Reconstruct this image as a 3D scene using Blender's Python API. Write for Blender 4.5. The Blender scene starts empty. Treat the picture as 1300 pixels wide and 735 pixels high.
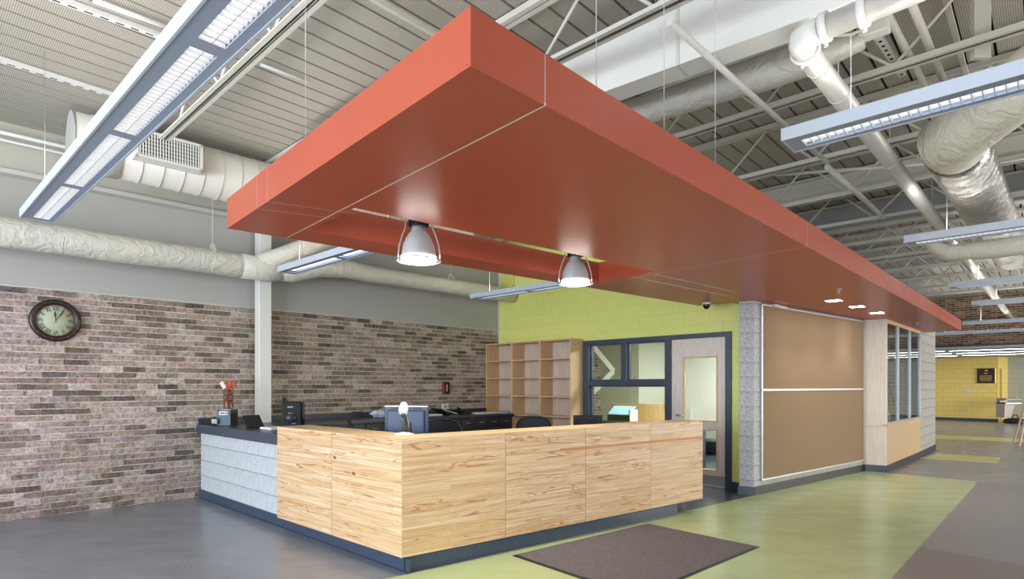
import bpy, bmesh, math, random
from mathutils import Vector, Matrix
random.seed(7)
S = bpy.context.scene
COL = S.collection
PI = math.pi

# ------------------------------------------------------------------ camera, world, light, exposure
FX, CX, HY, CAMZ = 730.0, 650.0, 490.0, 1.5
cam = bpy.data.cameras.new('camera')
cam.sensor_width = 36.0
cam.sensor_fit = 'HORIZONTAL'
cam.lens = FX / 1300.0 * 36.0
cam.shift_y = (HY - 367.5) / 1300.0
cam.clip_start = 0.05
cam.clip_end = 200
camo = bpy.data.objects.new('camera', cam)
COL.objects.link(camo)
camo.location = (0, 0, CAMZ)
camo.rotation_euler = (PI / 2, 0, 0)
S.camera = camo

W = bpy.data.worlds.new('world')
S.world = W
W.use_nodes = True
bg = W.node_tree.nodes['Background']
bg.inputs[0].default_value = (0.93, 0.965, 1.0, 1)
bg.inputs[1].default_value = 0.64

def area(name, loc, target, sx, sy, power, color):
    l = bpy.data.lights.new(name, 'AREA')
    l.shape = 'RECTANGLE'; l.size = sx; l.size_y = sy; l.energy = power; l.color = color
    o = bpy.data.objects.new(name, l); COL.objects.link(o)
    o.location = loc
    o.rotation_euler = (Vector(target) - Vector(loc)).to_track_quat('-Z', 'Y').to_euler()
    return o
# daylight of the glazed entrance front, to the left of and behind the viewer
area('entrance_daylight', (-6.5, -1.5, 2.0), (-1.0, 5.0, 1.6), 7.0, 3.4, 430, (0.84, 0.92, 1.0))
area('far_hall_fill', (27.0, 6.0, 2.0), (18.0, 20.0, 1.5), 9.0, 3.0, 1250, (1.0, 0.97, 0.92))  # unseen lamp added on the right to brighten the far hall
area('side_warm_fill', (10.0, -1.0, 2.2), (4.0, 8.0, 1.5), 8.0, 3.4, 90, (1.0, 0.88, 0.72))  # unseen warm fill lamp added for the faces turned to the right

S.view_settings.view_transform = 'Standard'
S.view_settings.look = 'None'
S.view_settings.gamma = 1.0
S.view_settings.use_curve_mapping = False
S.view_settings.exposure = 0.85

# ------------------------------------------------------------------ helpers
def floor_pt(px, py):
    d = FX * CAMZ / (py - HY)
    return ((px - CX) / FX * d, d)
def at_z(px, py, z):
    d = (z - CAMZ) * FX / (HY - py)
    return Vector(((px - CX) / FX * d, d, z))
def at_d(px, py, d):
    return Vector(((px - CX) / FX * d, d, CAMZ + (HY - py) / FX * d))

EL = Vector((-0.730, 0.683, 0.0)).normalized()     # direction of joists and light rows
ER = Vector((0.683, 0.730, 0.0)).normalized()      # direction of the deck flutes
def qr(q, r, z=0.0):
    v = EL * q + ER * r
    return Vector((v.x, v.y, z))

class Frame:
    """local axes of a wall: x along p0->p1, y away from the viewer, z up"""
    def __init__(s, p0, p1, z=0.0):
        s.p0 = Vector((p0[0], p0[1])); s.p1 = Vector((p1[0], p1[1]))
        d = s.p1 - s.p0
        s.L = d.length; s.d = d / s.L; s.n = Vector((-s.d.y, s.d.x)); s.z = z
        s.a = math.atan2(s.d.y, s.d.x)
    def w(s, x, y=0.0, z=0.0):
        p = s.p0 + s.d * x + s.n * y
        return Vector((p.x, p.y, s.z + z))
    def x_px(s, px, y=0.0):
        u = (px - CX) / FX
        o = s.p0 + s.n * y
        return (u * o.y - o.x) / (s.d.x - u * s.d.y)
    def loc(s, p):
        v = Vector((p[0], p[1])) - s.p0
        return (v.dot(s.d), v.dot(s.n))

class MB:
    def __init__(s):
        s.v = []; s.f = []; s.sm = []
    def add(s, vs, fs, smooth=False):
        o = len(s.v)
        s.v += [tuple(v) for v in vs]
        s.f += [tuple(i + o for i in f) for f in fs]
        s.sm += [smooth] * len(fs)
        return s
    def box(s, x0, x1, y0, y1, z0, z1):
        vs = [(x0,y0,z0),(x1,y0,z0),(x1,y1,z0),(x0,y1,z0),(x0,y0,z1),(x1,y0,z1),(x1,y1,z1),(x0,y1,z1)]
        return s.add(vs, [(3,2,1,0),(4,5,6,7),(0,1,5,4),(1,2,6,5),(2,3,7,6),(3,0,4,7)])
    def cbox(s, x0, x1, y0, y1, z0, z1, c=0.004):
        """box with chamfered vertical and horizontal edges on all sides"""
        vs = []
        for zz, k in ((z0, c), (z0 + c, 0), (z1 - c, 0), (z1, c)):
            a, b, e, f = x0 + k, x1 - k, y0 + k, y1 - k
            vs += [(a + c*(k == 0), e, zz), (b - c*(k == 0), e, zz), (b, e + c*(k == 0), zz), (b, f - c*(k == 0), zz),
                   (b - c*(k == 0), f, zz), (a + c*(k == 0), f, zz), (a, f - c*(k == 0), zz), (a, e + c*(k == 0), zz)]
        fs = [tuple(range(7, -1, -1)), tuple(range(24, 32))]
        for r in range(3):
            for i in range(8):
                j = (i + 1) % 8
                fs.append((r*8+i, r*8+j, r*8+8+j, r*8+8+i))
        return s.add(vs, fs)
    def prism(s, poly, z0, z1):
        a = sum(poly[i][0]*poly[(i+1) % len(poly)][1] - poly[(i+1) % len(poly)][0]*poly[i][1] for i in range(len(poly)))
        if a < 0: poly = list(poly)[::-1]
        n = len(poly)
        vs = [(p[0], p[1], z0) for p in poly] + [(p[0], p[1], z1) for p in poly]
        fs = [tuple(range(n-1, -1, -1)), tuple(range(n, 2*n))] + [(i, (i+1) % n, n+(i+1) % n, n+i) for i in range(n)]
        return s.add(vs, fs)
    def slab(s, p0, p1, w, h, up=None):
        """rectangular bar from p0 to p1, width w sideways, height h"""
        p0 = Vector(p0); p1 = Vector(p1); d = (p1-p0).normalized()
        u = Vector(up) if up else (Vector((0,0,1)) if abs(d.z) < 0.9 else Vector((1,0,0)))
        sd = d.cross(u).normalized(); u = sd.cross(d).normalized()
        vs = []
        for p in (p0, p1):
            for a, b in ((-1,-1),(1,-1),(1,1),(-1,1)):
                vs.append(p + sd*(a*w/2) + u*(b*h/2))
        return s.add(vs, [(0,1,2,3),(7,6,5,4),(0,4,5,1),(1,5,6,2),(2,6,7,3),(3,7,4,0)])
    def tube(s, pts, r, seg=12, cap=True, smooth=True):
        pts = [Vector(p) for p in pts]
        rs = r if isinstance(r, (list, tuple)) else [r]*len(pts)
        rings = []
        prev = None
        for i, p in enumerate(pts):
            if i == 0: d = pts[1]-pts[0]
            elif i == len(pts)-1: d = pts[-1]-pts[-2]
            else: d = (pts[i+1]-pts[i]).normalized() + (pts[i]-pts[i-1]).normalized()
            d.normalize()
            if prev is None:
                u = Vector((0,0,1)) if abs(d.z) < 0.9 else Vector((1,0,0))
            else:
                u = prev
            sd = d.cross(u).normalized(); u = sd.cross(d).normalized(); prev = u
            rings.append([p + (sd*math.cos(2*PI*k/seg) + u*math.sin(2*PI*k/seg))*rs[i] for k in range(seg)])
        vs = [v for rg in rings for v in rg]
        fs = []
        for i in range(len(pts)-1):
            for k in range(seg):
                j = (k+1) % seg
                fs.append((i*seg+k, (i+1)*seg+k, (i+1)*seg+j, i*seg+j))
        s.add(vs, fs, smooth)
        if cap:
            o = len(s.v) - len(vs)
            s.f.append(tuple(o+k for k in range(seg))); s.sm.append(False)
            s.f.append(tuple(o+len(vs)-1-k for k in range(seg))); s.sm.append(False)
        return s
    def lathe(s, prof, seg=24, c=(0,0,0), smooth=True):
        n = len(prof)
        vs = []
        for r, z in prof:
            for k in range(seg):
                a = 2*PI*k/seg
                vs.append((c[0]+r*math.cos(a), c[1]+r*math.sin(a), c[2]+z))
        fs = []
        for i in range(n-1):
            for k in range(seg):
                j = (k+1) % seg
                fs.append((i*seg+k, i*seg+j, (i+1)*seg+j, (i+1)*seg+k))
        s.add(vs, fs, smooth)
        o = len(s.v)-len(vs)
        if prof[0][0] > 1e-6: s.f.append(tuple(o+seg-1-k for k in range(seg))); s.sm.append(False)
        if prof[-1][0] > 1e-6: s.f.append(tuple(o+(n-1)*seg+k for k in range(seg))); s.sm.append(False)
        return s
    def ring(s, c, R, r, seg=24, rs=6, axis='z'):
        pts = []
        vs = []; fs = []
        for i in range(seg):
            a = 2*PI*i/seg
            for k in range(rs):
                b = 2*PI*k/rs
                q = ((R+r*math.cos(b))*math.cos(a), (R+r*math.cos(b))*math.sin(a), r*math.sin(b))
                if axis == 'y': q = (q[0], q[2], q[1])
                if axis == 'x': q = (q[2], q[0], q[1])
                vs.append((c[0]+q[0], c[1]+q[1], c[2]+q[2]))
        for i in range(seg):
            for k in range(rs):
                fs.append((i*rs+k, ((i+1) % seg)*rs+k, ((i+1) % seg)*rs+(k+1) % rs, i*rs+(k+1) % rs))
        return s.add(vs, fs, True)
    def mesh(s, name, mat=None):
        me = bpy.data.meshes.new(name)
        me.from_pydata(s.v, [], s.f)
        me.polygons.foreach_set('use_smooth', s.sm)
        bm = bmesh.new(); bm.from_mesh(me)
        bmesh.ops.recalc_face_normals(bm, faces=bm.faces)
        bm.to_mesh(me); bm.free()
        if mat: me.materials.append(mat)
        return me
    def build(s, name, mat, parent=None, **kw):
        return link(name, s.mesh(name, mat), parent, **kw)

def link(name, me, parent=None, loc=None, rotz=None):
    o = bpy.data.objects.new(name, me)
    COL.objects.link(o)
    if parent is not None: o.parent = parent
    if loc is not None: o.location = loc
    if rotz is not None: o.rotation_euler = (0, 0, rotz)
    return o
def tag(o, label=None, cat=None, group=None, kind=None):
    if label: o['label'] = label
    if cat: o['category'] = cat
    if group: o['group'] = group
    if kind: o['kind'] = kind
    return o
def thing(name, label, cat, loc=(0,0,0), rotz=0.0, group=None, kind=None):
    o = bpy.data.objects.new(name, None)
    COL.objects.link(o)
    o.empty_display_size = 0.1
    o.location = loc; o.rotation_euler = (0, 0, rotz)
    return tag(o, label, cat, group, kind)
def fthing(fr, name, label, cat, x=0.0, y=0.0, z=0.0, group=None, kind=None):
    return thing(name, label, cat, fr.w(x, y, z), fr.a, group, kind)
def copy_tree(o, parent=None, label=None):
    c = o.copy(); COL.objects.link(c); c.parent = parent
    if label: c['label'] = label
    for ch in list(o.children):
        copy_tree(ch, c)
    return c

# ------------------------------------------------------------------ materials
class NT:
    def __init__(s, name):
        s.m = bpy.data.materials.new(name); s.m.use_nodes = True
        s.t = s.m.node_tree; s.b = s.t.nodes['Principled BSDF']
    def n(s, typ, **kw):
        x = s.t.nodes.new(typ)
        for k, v in kw.items():
            if k.startswith('i_'):
                x.inputs[k[2:].replace('_', ' ')].default_value = v
            else: setattr(x, k, v)
        return x
    def l(s, a, b): s.t.links.new(a, b)
def lin(c):
    return tuple(((v/255)/12.92 if v/255 <= 0.04045 else ((v/255+0.055)/1.055)**2.4) for v in c)
def c4(c): return lin(c) + (1.0,)

def mat(name, rgb, rough=0.5, metal=0.0, var=0.0, scale=6.0, bump=0.0, bscale=60.0, stretch=(1,1,1), spec=0.5, coat=0.0):
    N = NT(name); b = N.b
    b.inputs['Roughness'].default_value = rough
    b.inputs['Metallic'].default_value = metal
    b.inputs['Specular IOR Level'].default_value = spec
    b.inputs['Coat Weight'].default_value = coat
    col = c4(rgb)
    b.inputs['Base Color'].default_value = col
    tc = N.n('ShaderNodeTexCoord')
    mp = N.n('ShaderNodeMapping'); mp.inputs['Scale'].default_value = stretch
    N.l(tc.outputs['Object'], mp.inputs['Vector'])
    if var > 0:
        no = N.n('ShaderNodeTexNoise', i_Scale=scale, i_Detail=5.0, i_Roughness=0.6)
        N.l(mp.outputs[0], no.inputs['Vector'])
        rp = N.n('ShaderNodeValToRGB')
        rp.color_ramp.elements[0].position = 0.3; rp.color_ramp.elements[1].position = 0.7
        rp.color_ramp.elements[0].color = tuple(max(0, c*(1-var)) for c in col[:3]) + (1,)
        rp.color_ramp.elements[1].color = tuple(min(1, c*(1+var)) for c in col[:3]) + (1,)
        N.l(no.outputs[0], rp.inputs[0]); N.l(rp.outputs[0], b.inputs['Base Color'])
    if bump > 0:
        no2 = N.n('ShaderNodeTexNoise', i_Scale=bscale, i_Detail=4.0)
        N.l(mp.outputs[0], no2.inputs['Vector'])
        bp = N.n('ShaderNodeBump', i_Strength=bump, i_Distance=0.02)
        N.l(no2.outputs[0], bp.inputs['Height']); N.l(bp.outputs[0], b.inputs['Normal'])
    return N.m
def emit(name, rgb, strength):
    N = NT(name)
    N.b.inputs['Base Color'].default_value = c4(rgb)
    N.b.inputs['Emission Color'].default_value = c4(rgb)
    N.b.inputs['Emission Strength'].default_value = strength
    return N.m

def wood_staves(name, light, mid, dark, stave=0.032, flat=False):
    """edge-glued strips of pine with random tone and wavy grain"""
    N = NT(name); b = N.b
    b.inputs['Roughness'].default_value = 0.38
    tc = N.n('ShaderNodeTexCoord'); oi = N.n('ShaderNodeObjectInfo')
    off = N.n('ShaderNodeVectorMath', operation='MULTIPLY_ADD')
    N.l(oi.outputs['Location'], off.inputs[0]); off.inputs[1].default_value = (3.1, 1.7, 0.0)
    N.l(tc.outputs['Object'], off.inputs[2])
    if flat:
        sw = N.n('ShaderNodeMapping'); sw.inputs['Rotation'].default_value = (PI/2, 0, 0); N.l(off.outputs[0], sw.inputs['Vector']); off = sw
    sep = N.n('ShaderNodeSeparateXYZ'); N.l(off.outputs[0], sep.inputs[0])
    # staves: x along, z across
    cmb = N.n('ShaderNodeCombineXYZ')
    N.l(sep.outputs[0], cmb.inputs[0]); N.l(sep.outputs[2], cmb.inputs[1])
    br = N.n('ShaderNodeTexBrick', offset=0.37, offset_frequency=2, squash=1.0)
    br.inputs['Scale'].default_value = 1.0
    br.inputs['Brick Width'].default_value = 0.95; br.inputs['Row Height'].default_value = stave
    br.inputs['Mortar Size'].default_value = 0.0004
    br.inputs['Color1'].default_value = (0, 0, 0, 1); br.inputs['Color2'].default_value = (1, 1, 1, 1); br.inputs['Mortar'].default_value = (0.4, 0.4, 0.4, 1)
    N.l(cmb.outputs[0], br.inputs['Vector'])
    # fine grain
    mp = N.n('ShaderNodeMapping'); mp.inputs['Scale'].default_value = (0.8, 1.0, 48.0)
    N.l(off.outputs[0], mp.inputs['Vector'])
    no = N.n('ShaderNodeTexNoise', i_Scale=2.2, i_Detail=6.0, i_Roughness=0.65); N.l(mp.outputs[0], no.inputs['Vector'])
    # cathedral figure
    mp2 = N.n('ShaderNodeMapping'); mp2.inputs['Scale'].default_value = (0.75, 1.0, 9.0)
    N.l(off.outputs[0], mp2.inputs['Vector'])
    no2 = N.n('ShaderNodeTexNoise', i_Scale=1.5, i_Detail=2.0, i_Distortion=0.6); N.l(mp2.outputs[0], no2.inputs['Vector'])
    wv = N.n('ShaderNodeMath', operation='MULTIPLY'); wv.inputs[1].default_value = 75.0; N.l(no2.outputs[0], wv.inputs[0])
    sn = N.n('ShaderNodeMath', operation='SINE'); N.l(wv.outputs[0], sn.inputs[0])
    pw = N.n('ShaderNodeMapRange'); N.l(sn.outputs[0], pw.inputs[0])
    pw.inputs[1].default_value = 0.25; pw.inputs[2].default_value = 1.0; pw.inputs[3].default_value = 0.0; pw.inputs[4].default_value = 1.0
    mk = N.n('ShaderNodeMapRange'); N.l(no2.outputs[0], mk.inputs[0]); mk.inputs[1].default_value = 0.50; mk.inputs[2].default_value = 0.58
    fig = N.n('ShaderNodeMath', operation='MULTIPLY'); N.l(pw.outputs[0], fig.inputs[0]); N.l(mk.outputs[0], fig.inputs[1])
    m1 = N.n('ShaderNodeMix', data_type='RGBA'); m1.inputs[6].default_value = c4(light); m1.inputs[7].default_value = c4(mid)
    N.l(br.outputs['Color'], m1.inputs[0])
    rp = N.n('ShaderNodeMapRange'); N.l(no.outputs[0], rp.inputs[0]); rp.inputs[1].default_value = 0.42; rp.inputs[2].default_value = 0.72; rp.inputs[4].default_value = 0.85
    m2 = N.n('ShaderNodeMix', data_type='RGBA'); N.l(rp.outputs[0], m2.inputs[0]); N.l(m1.outputs[2], m2.inputs[6]); m2.inputs[7].default_value = c4(dark)
    f2 = N.n('ShaderNodeMath', operation='MULTIPLY'); N.l(fig.outputs[0], f2.inputs[0]); f2.inputs[1].default_value = 0.9
    m3 = N.n('ShaderNodeMix', data_type='RGBA'); N.l(f2.outputs[0], m3.inputs[0]); N.l(m2.outputs[2], m3.inputs[6]); m3.inputs[7].default_value = c4(dark)
    N.l(m3.outputs[2], b.inputs['Base Color'])
    return N.m

def veneer(name, base, dark, horiz=False):
    N = NT(name); b = N.b
    b.inputs['Roughness'].default_value = 0.45
    tc = N.n('ShaderNodeTexCoord'); mp = N.n('ShaderNodeMapping')
    mp.inputs['Scale'].default_value = (2, 22, 22) if horiz else (22, 22, 1.6)
    N.l(tc.outputs['Object'], mp.inputs['Vector'])
    no = N.n('ShaderNodeTexNoise', i_Scale=2.0, i_Detail=6.0, i_Distortion=0.4); N.l(mp.outputs[0], no.inputs['Vector'])
    rp = N.n('ShaderNodeValToRGB'); rp.color_ramp.elements[0].position = 0.35; rp.color_ramp.elements[1].position = 0.72
    rp.color_ramp.elements[0].color = c4(base); rp.color_ramp.elements[1].color = c4(dark)
    N.l(no.outputs[0], rp.inputs[0]); N.l(rp.outputs[0], b.inputs['Base Color'])
    return N.m

def speckled(name, base, spot, light, rough=0.75, scale=55.0, amt=0.5):
    """ground-face concrete block with dark and light aggregate"""
    N = NT(name); b = N.b
    b.inputs['Roughness'].default_value = rough
    tc = N.n('ShaderNodeTexCoord')
    vo = N.n('ShaderNodeTexVoronoi', i_Scale=scale); N.l(tc.outputs['Object'], vo.inputs['Vector'])
    sp = N.n('ShaderNodeSeparateColor'); N.l(vo.outputs['Color'], sp.inputs[0])
    a = N.n('ShaderNodeMath', operation='GREATER_THAN'); a.inputs[1].default_value = 1-amt*0.42; N.l(sp.outputs[0], a.inputs[0])
    d = N.n('ShaderNodeMath', operation='LESS_THAN'); d.inputs[1].default_value = 0.42; N.l(vo.outputs['Distance'], d.inputs[0])
    k = N.n('ShaderNodeMath', operation='MULTIPLY'); N.l(a.outputs[0], k.inputs[0]); N.l(d.outputs[0], k.inputs[1])
    no = N.n('ShaderNodeTexNoise', i_Scale=9.0, i_Detail=6.0); N.l(tc.outputs['Object'], no.inputs['Vector'])
    m1 = N.n('ShaderNodeMix', data_type='RGBA'); N.l(no.outputs[0], m1.inputs[0]); m1.inputs[6].default_value = c4(base); m1.inputs[7].default_value = c4(light)
    m2 = N.n('ShaderNodeMix', data_type='RGBA'); N.l(k.outputs[0], m2.inputs[0]); N.l(m1.outputs[2], m2.inputs[6]); m2.inputs[7].default_value = c4(spot)
    N.l(m2.outputs[2], b.inputs['Base Color'])
    bp = N.n('ShaderNodeBump', i_Strength=0.35, i_Distance=0.004, invert=True); N.l(k.outputs[0], bp.inputs['Height']); N.l(bp.outputs[0], b.inputs['Normal'])
    return N.m

def brick_mat(name):
    """tumbled brick; tone comes from the object colour times the 'tone' vertex colour"""
    N = NT(name); b = N.b
    b.inputs['Roughness'].default_value = 0.9; b.inputs['Specular IOR Level'].default_value = 0.2
    oi = N.n('ShaderNodeObjectInfo'); at = N.n('ShaderNodeAttribute', attribute_name='tone')
    ge = N.n('ShaderNodeNewGeometry')
    mu = N.n('ShaderNodeMix', data_type='RGBA', blend_type='MULTIPLY'); mu.inputs[0].default_value = 1.0
    N.l(oi.outputs['Color'], mu.inputs[6]); N.l(at.outputs['Color'], mu.inputs[7])
    no = N.n('ShaderNodeTexNoise', i_Scale=30.0, i_Detail=8.0, i_Roughness=0.78); N.l(ge.outputs['Position'], no.inputs['Vector'])
    rp = N.n('ShaderNodeMapRange'); N.l(no.outputs[0], rp.inputs[0]); rp.inputs[1].default_value = 0.36; rp.inputs[2].default_value = 0.62; rp.inputs[3].default_value = 0.40; rp.inputs[4].default_value = 1.42
    m2 = N.n('ShaderNodeMix', data_type='RGBA', blend_type='MULTIPLY'); m2.inputs[0].default_value = 1.0
    N.l(mu.outputs[2], m2.inputs[6]); N.l(rp.outputs[0], m2.inputs[7])
    # lime smears and dark kiln marks
    n3 = N.n('ShaderNodeTexNoise', i_Scale=7.0, i_Detail=8.0, i_Roughness=0.75); N.l(ge.outputs['Position'], n3.inputs['Vector'])
    r3 = N.n('ShaderNodeMapRange'); N.l(n3.outputs[0], r3.inputs[0]); r3.inputs[1].default_value = 0.52; r3.inputs[2].default_value = 0.82; r3.inputs[4].default_value = 0.5
    m3 = N.n('ShaderNodeMix', data_type='RGBA'); N.l(r3.outputs[0], m3.inputs[0]); N.l(m2.outputs[2], m3.inputs[6]); m3.inputs[7].default_value = c4((182, 176, 176))
    N.l(m3.outputs[2], b.inputs['Base Color'])
    bp = N.n('ShaderNodeBump', i_Strength=0.6, i_Distance=0.006); N.l(no.outputs[0], bp.inputs['Height']); N.l(bp.outputs[0], b.inputs['Normal'])
    return N.m

def far_brick(name):
    N = NT(name); b = N.b
    b.inputs['Roughness'].default_value = 0.9
    tc = N.n('ShaderNodeTexCoord'); sp = N.n('ShaderNodeSeparateXYZ'); N.l(tc.outputs['Object'], sp.inputs[0])
    cm = N.n('ShaderNodeCombineXYZ'); N.l(sp.outputs[0], cm.inputs[0]); N.l(sp.outputs[2], cm.inputs[1])
    br = N.n('ShaderNodeTexBrick'); N.l(cm.outputs[0], br.inputs['Vector'])
    br.inputs['Scale'].default_value = 1.0; br.inputs['Brick Width'].default_value = 0.23; br.inputs['Row Height'].default_value = 0.0726
    br.inputs['Mortar Size'].default_value = 0.006
    br.inputs['Color1'].default_value = c4((150, 118, 92)); br.inputs['Color2'].default_value = c4((84, 64, 50)); br.inputs['Mortar'].default_value = c4((186, 176, 160))
    no = N.n('ShaderNodeTexNoise', i_Scale=5.0, i_Detail=5.0); N.l(tc.outputs['Object'], no.inputs['Vector'])
    mx = N.n('ShaderNodeMix', data_type='RGBA', blend_type='OVERLAY'); mx.inputs[0].default_value = 0.6
    N.l(br.outputs[0], mx.inputs[6]); N.l(no.outputs[0], mx.inputs[7]); N.l(mx.outputs[2], b.inputs['Base Color'])
    bp = N.n('ShaderNodeBump', i_Strength=0.5, i_Distance=0.006, invert=True); N.l(br.outputs['Fac'], bp.inputs['Height']); N.l(bp.outputs[0], b.inputs['Normal'])
    return N.m

def deck_mat(name, rgb):
    """perforated acoustic deck: fine rows of small holes"""
    N = NT(name); b = N.b
    b.inputs['Roughness'].default_value = 0.5
    tc = N.n('ShaderNodeTexCoord'); mp = N.n('ShaderNodeMapping'); mp.inputs['Scale'].default_value = (70, 70, 70)
    N.l(tc.outputs['Object'], mp.inputs['Vector'])
    vo = N.n('ShaderNodeTexVoronoi', i_Scale=1.0, i_Randomness=0.0); N.l(mp.outputs[0], vo.inputs['Vector'])
    lt = N.n('ShaderNodeMapRange'); N.l(vo.outputs['Distance'], lt.inputs[0]); lt.inputs[1].default_value = 0.46; lt.inputs[2].default_value = 0.36
    mx = N.n('ShaderNodeMix', data_type='RGBA'); N.l(lt.outputs[0], mx.inputs[0])
    mx.inputs[6].default_value = c4(rgb); mx.inputs[7].default_value = c4(tuple(v*0.62 for v in rgb))
    N.l(mx.outputs[2], b.inputs['Base Color'])
    return N.m

def floor_mat(name, rgb, var=0.10, rough=0.2):
    N = NT(name); b = N.b
    tc = N.n('ShaderNodeTexCoord')
    mp = N.n('ShaderNodeMapping'); mp.inputs['Scale'].default_value = (1.0, 2.2, 1.0); mp.inputs['Rotation'].default_value = (0, 0, 0.7)
    N.l(tc.outputs['Object'], mp.inputs['Vector'])
    no = N.n('ShaderNodeTexNoise', i_Scale=1.6, i_Detail=9.0, i_Roughness=0.62, i_Distortion=0.5); N.l(mp.outputs[0], no.inputs['Vector'])
    col = c4(rgb)
    rp = N.n('ShaderNodeValToRGB'); rp.color_ramp.elements[0].position = 0.3; rp.color_ramp.elements[1].position = 0.72
    rp.color_ramp.elements[0].color = tuple(c*(1-var) for c in col[:3]) + (1,)
    rp.color_ramp.elements[1].color = tuple(c*(1+var) for c in col[:3]) + (1,)
    N.l(no.outputs[0], rp.inputs[0]); N.l(rp.outputs[0], b.inputs['Base Color'])
    mr = N.n('ShaderNodeMapRange'); N.l(no.outputs[0], mr.inputs[0]); mr.inputs[3].default_value = rough*0.8; mr.inputs[4].default_value = rough*1.3
    N.l(mr.outputs[0], b.inputs['Roughness'])
    b.inputs['Specular IOR Level'].default_value = 0.5
    return N.m

def foil_mat(name, rgb, metal, rough, strength, scale):
    N = NT(name); b = N.b
    b.inputs['Base Color'].default_value = c4(rgb); b.inputs['Metallic'].default_value = metal; b.inputs['Roughness'].default_value = rough
    tc = N.n('ShaderNodeTexCoord')
    no = N.n('ShaderNodeTexNoise', i_Scale=scale, i_Detail=5.0, i_Roughness=0.6, i_Distortion=1.6); N.l(tc.outputs['Object'], no.inputs['Vector'])
    bp = N.n('ShaderNodeBump', i_Strength=strength, i_Distance=0.03); N.l(no.outputs[0], bp.inputs['Height']); N.l(bp.outputs[0], b.inputs['Normal'])
    return N.m

def glass_mat(name, tint=(235, 242, 240), mixf=0.86):
    N = NT(name)
    for x in list(N.t.nodes):
        if x.type != 'OUTPUT_MATERIAL': N.t.nodes.remove(x)
    out = [x for x in N.t.nodes if x.type == 'OUTPUT_MATERIAL'][0]
    tr = N.n('ShaderNodeBsdfTransparent'); tr.inputs[0].default_value = c4(tint)
    gl = N.n('ShaderNodeBsdfGlossy'); gl.inputs['Roughness'].default_value = 0.02
    lw = N.n('ShaderNodeLayerWeight'); lw.inputs[0].default_value = 0.5
    pw = N.n('ShaderNodeMath', operation='POWER'); pw.inputs[1].default_value = 4.0; N.l(lw.outputs['Facing'], pw.inputs[0])
    fr = N.n('ShaderNodeMath', operation='MULTIPLY_ADD'); fr.inputs[1].default_value = 0.7; fr.inputs[2].default_value = 0.03; N.l(pw.outputs[0], fr.inputs[0])
    mx = N.n('ShaderNodeMixShader'); N.l(fr.outputs[0], mx.inputs[0]); N.l(tr.outputs[0], mx.inputs[1]); N.l(gl.outputs[0], mx.inputs[2])
    N.l(mx.outputs[0], out.inputs[0])
    return N.m

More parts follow.
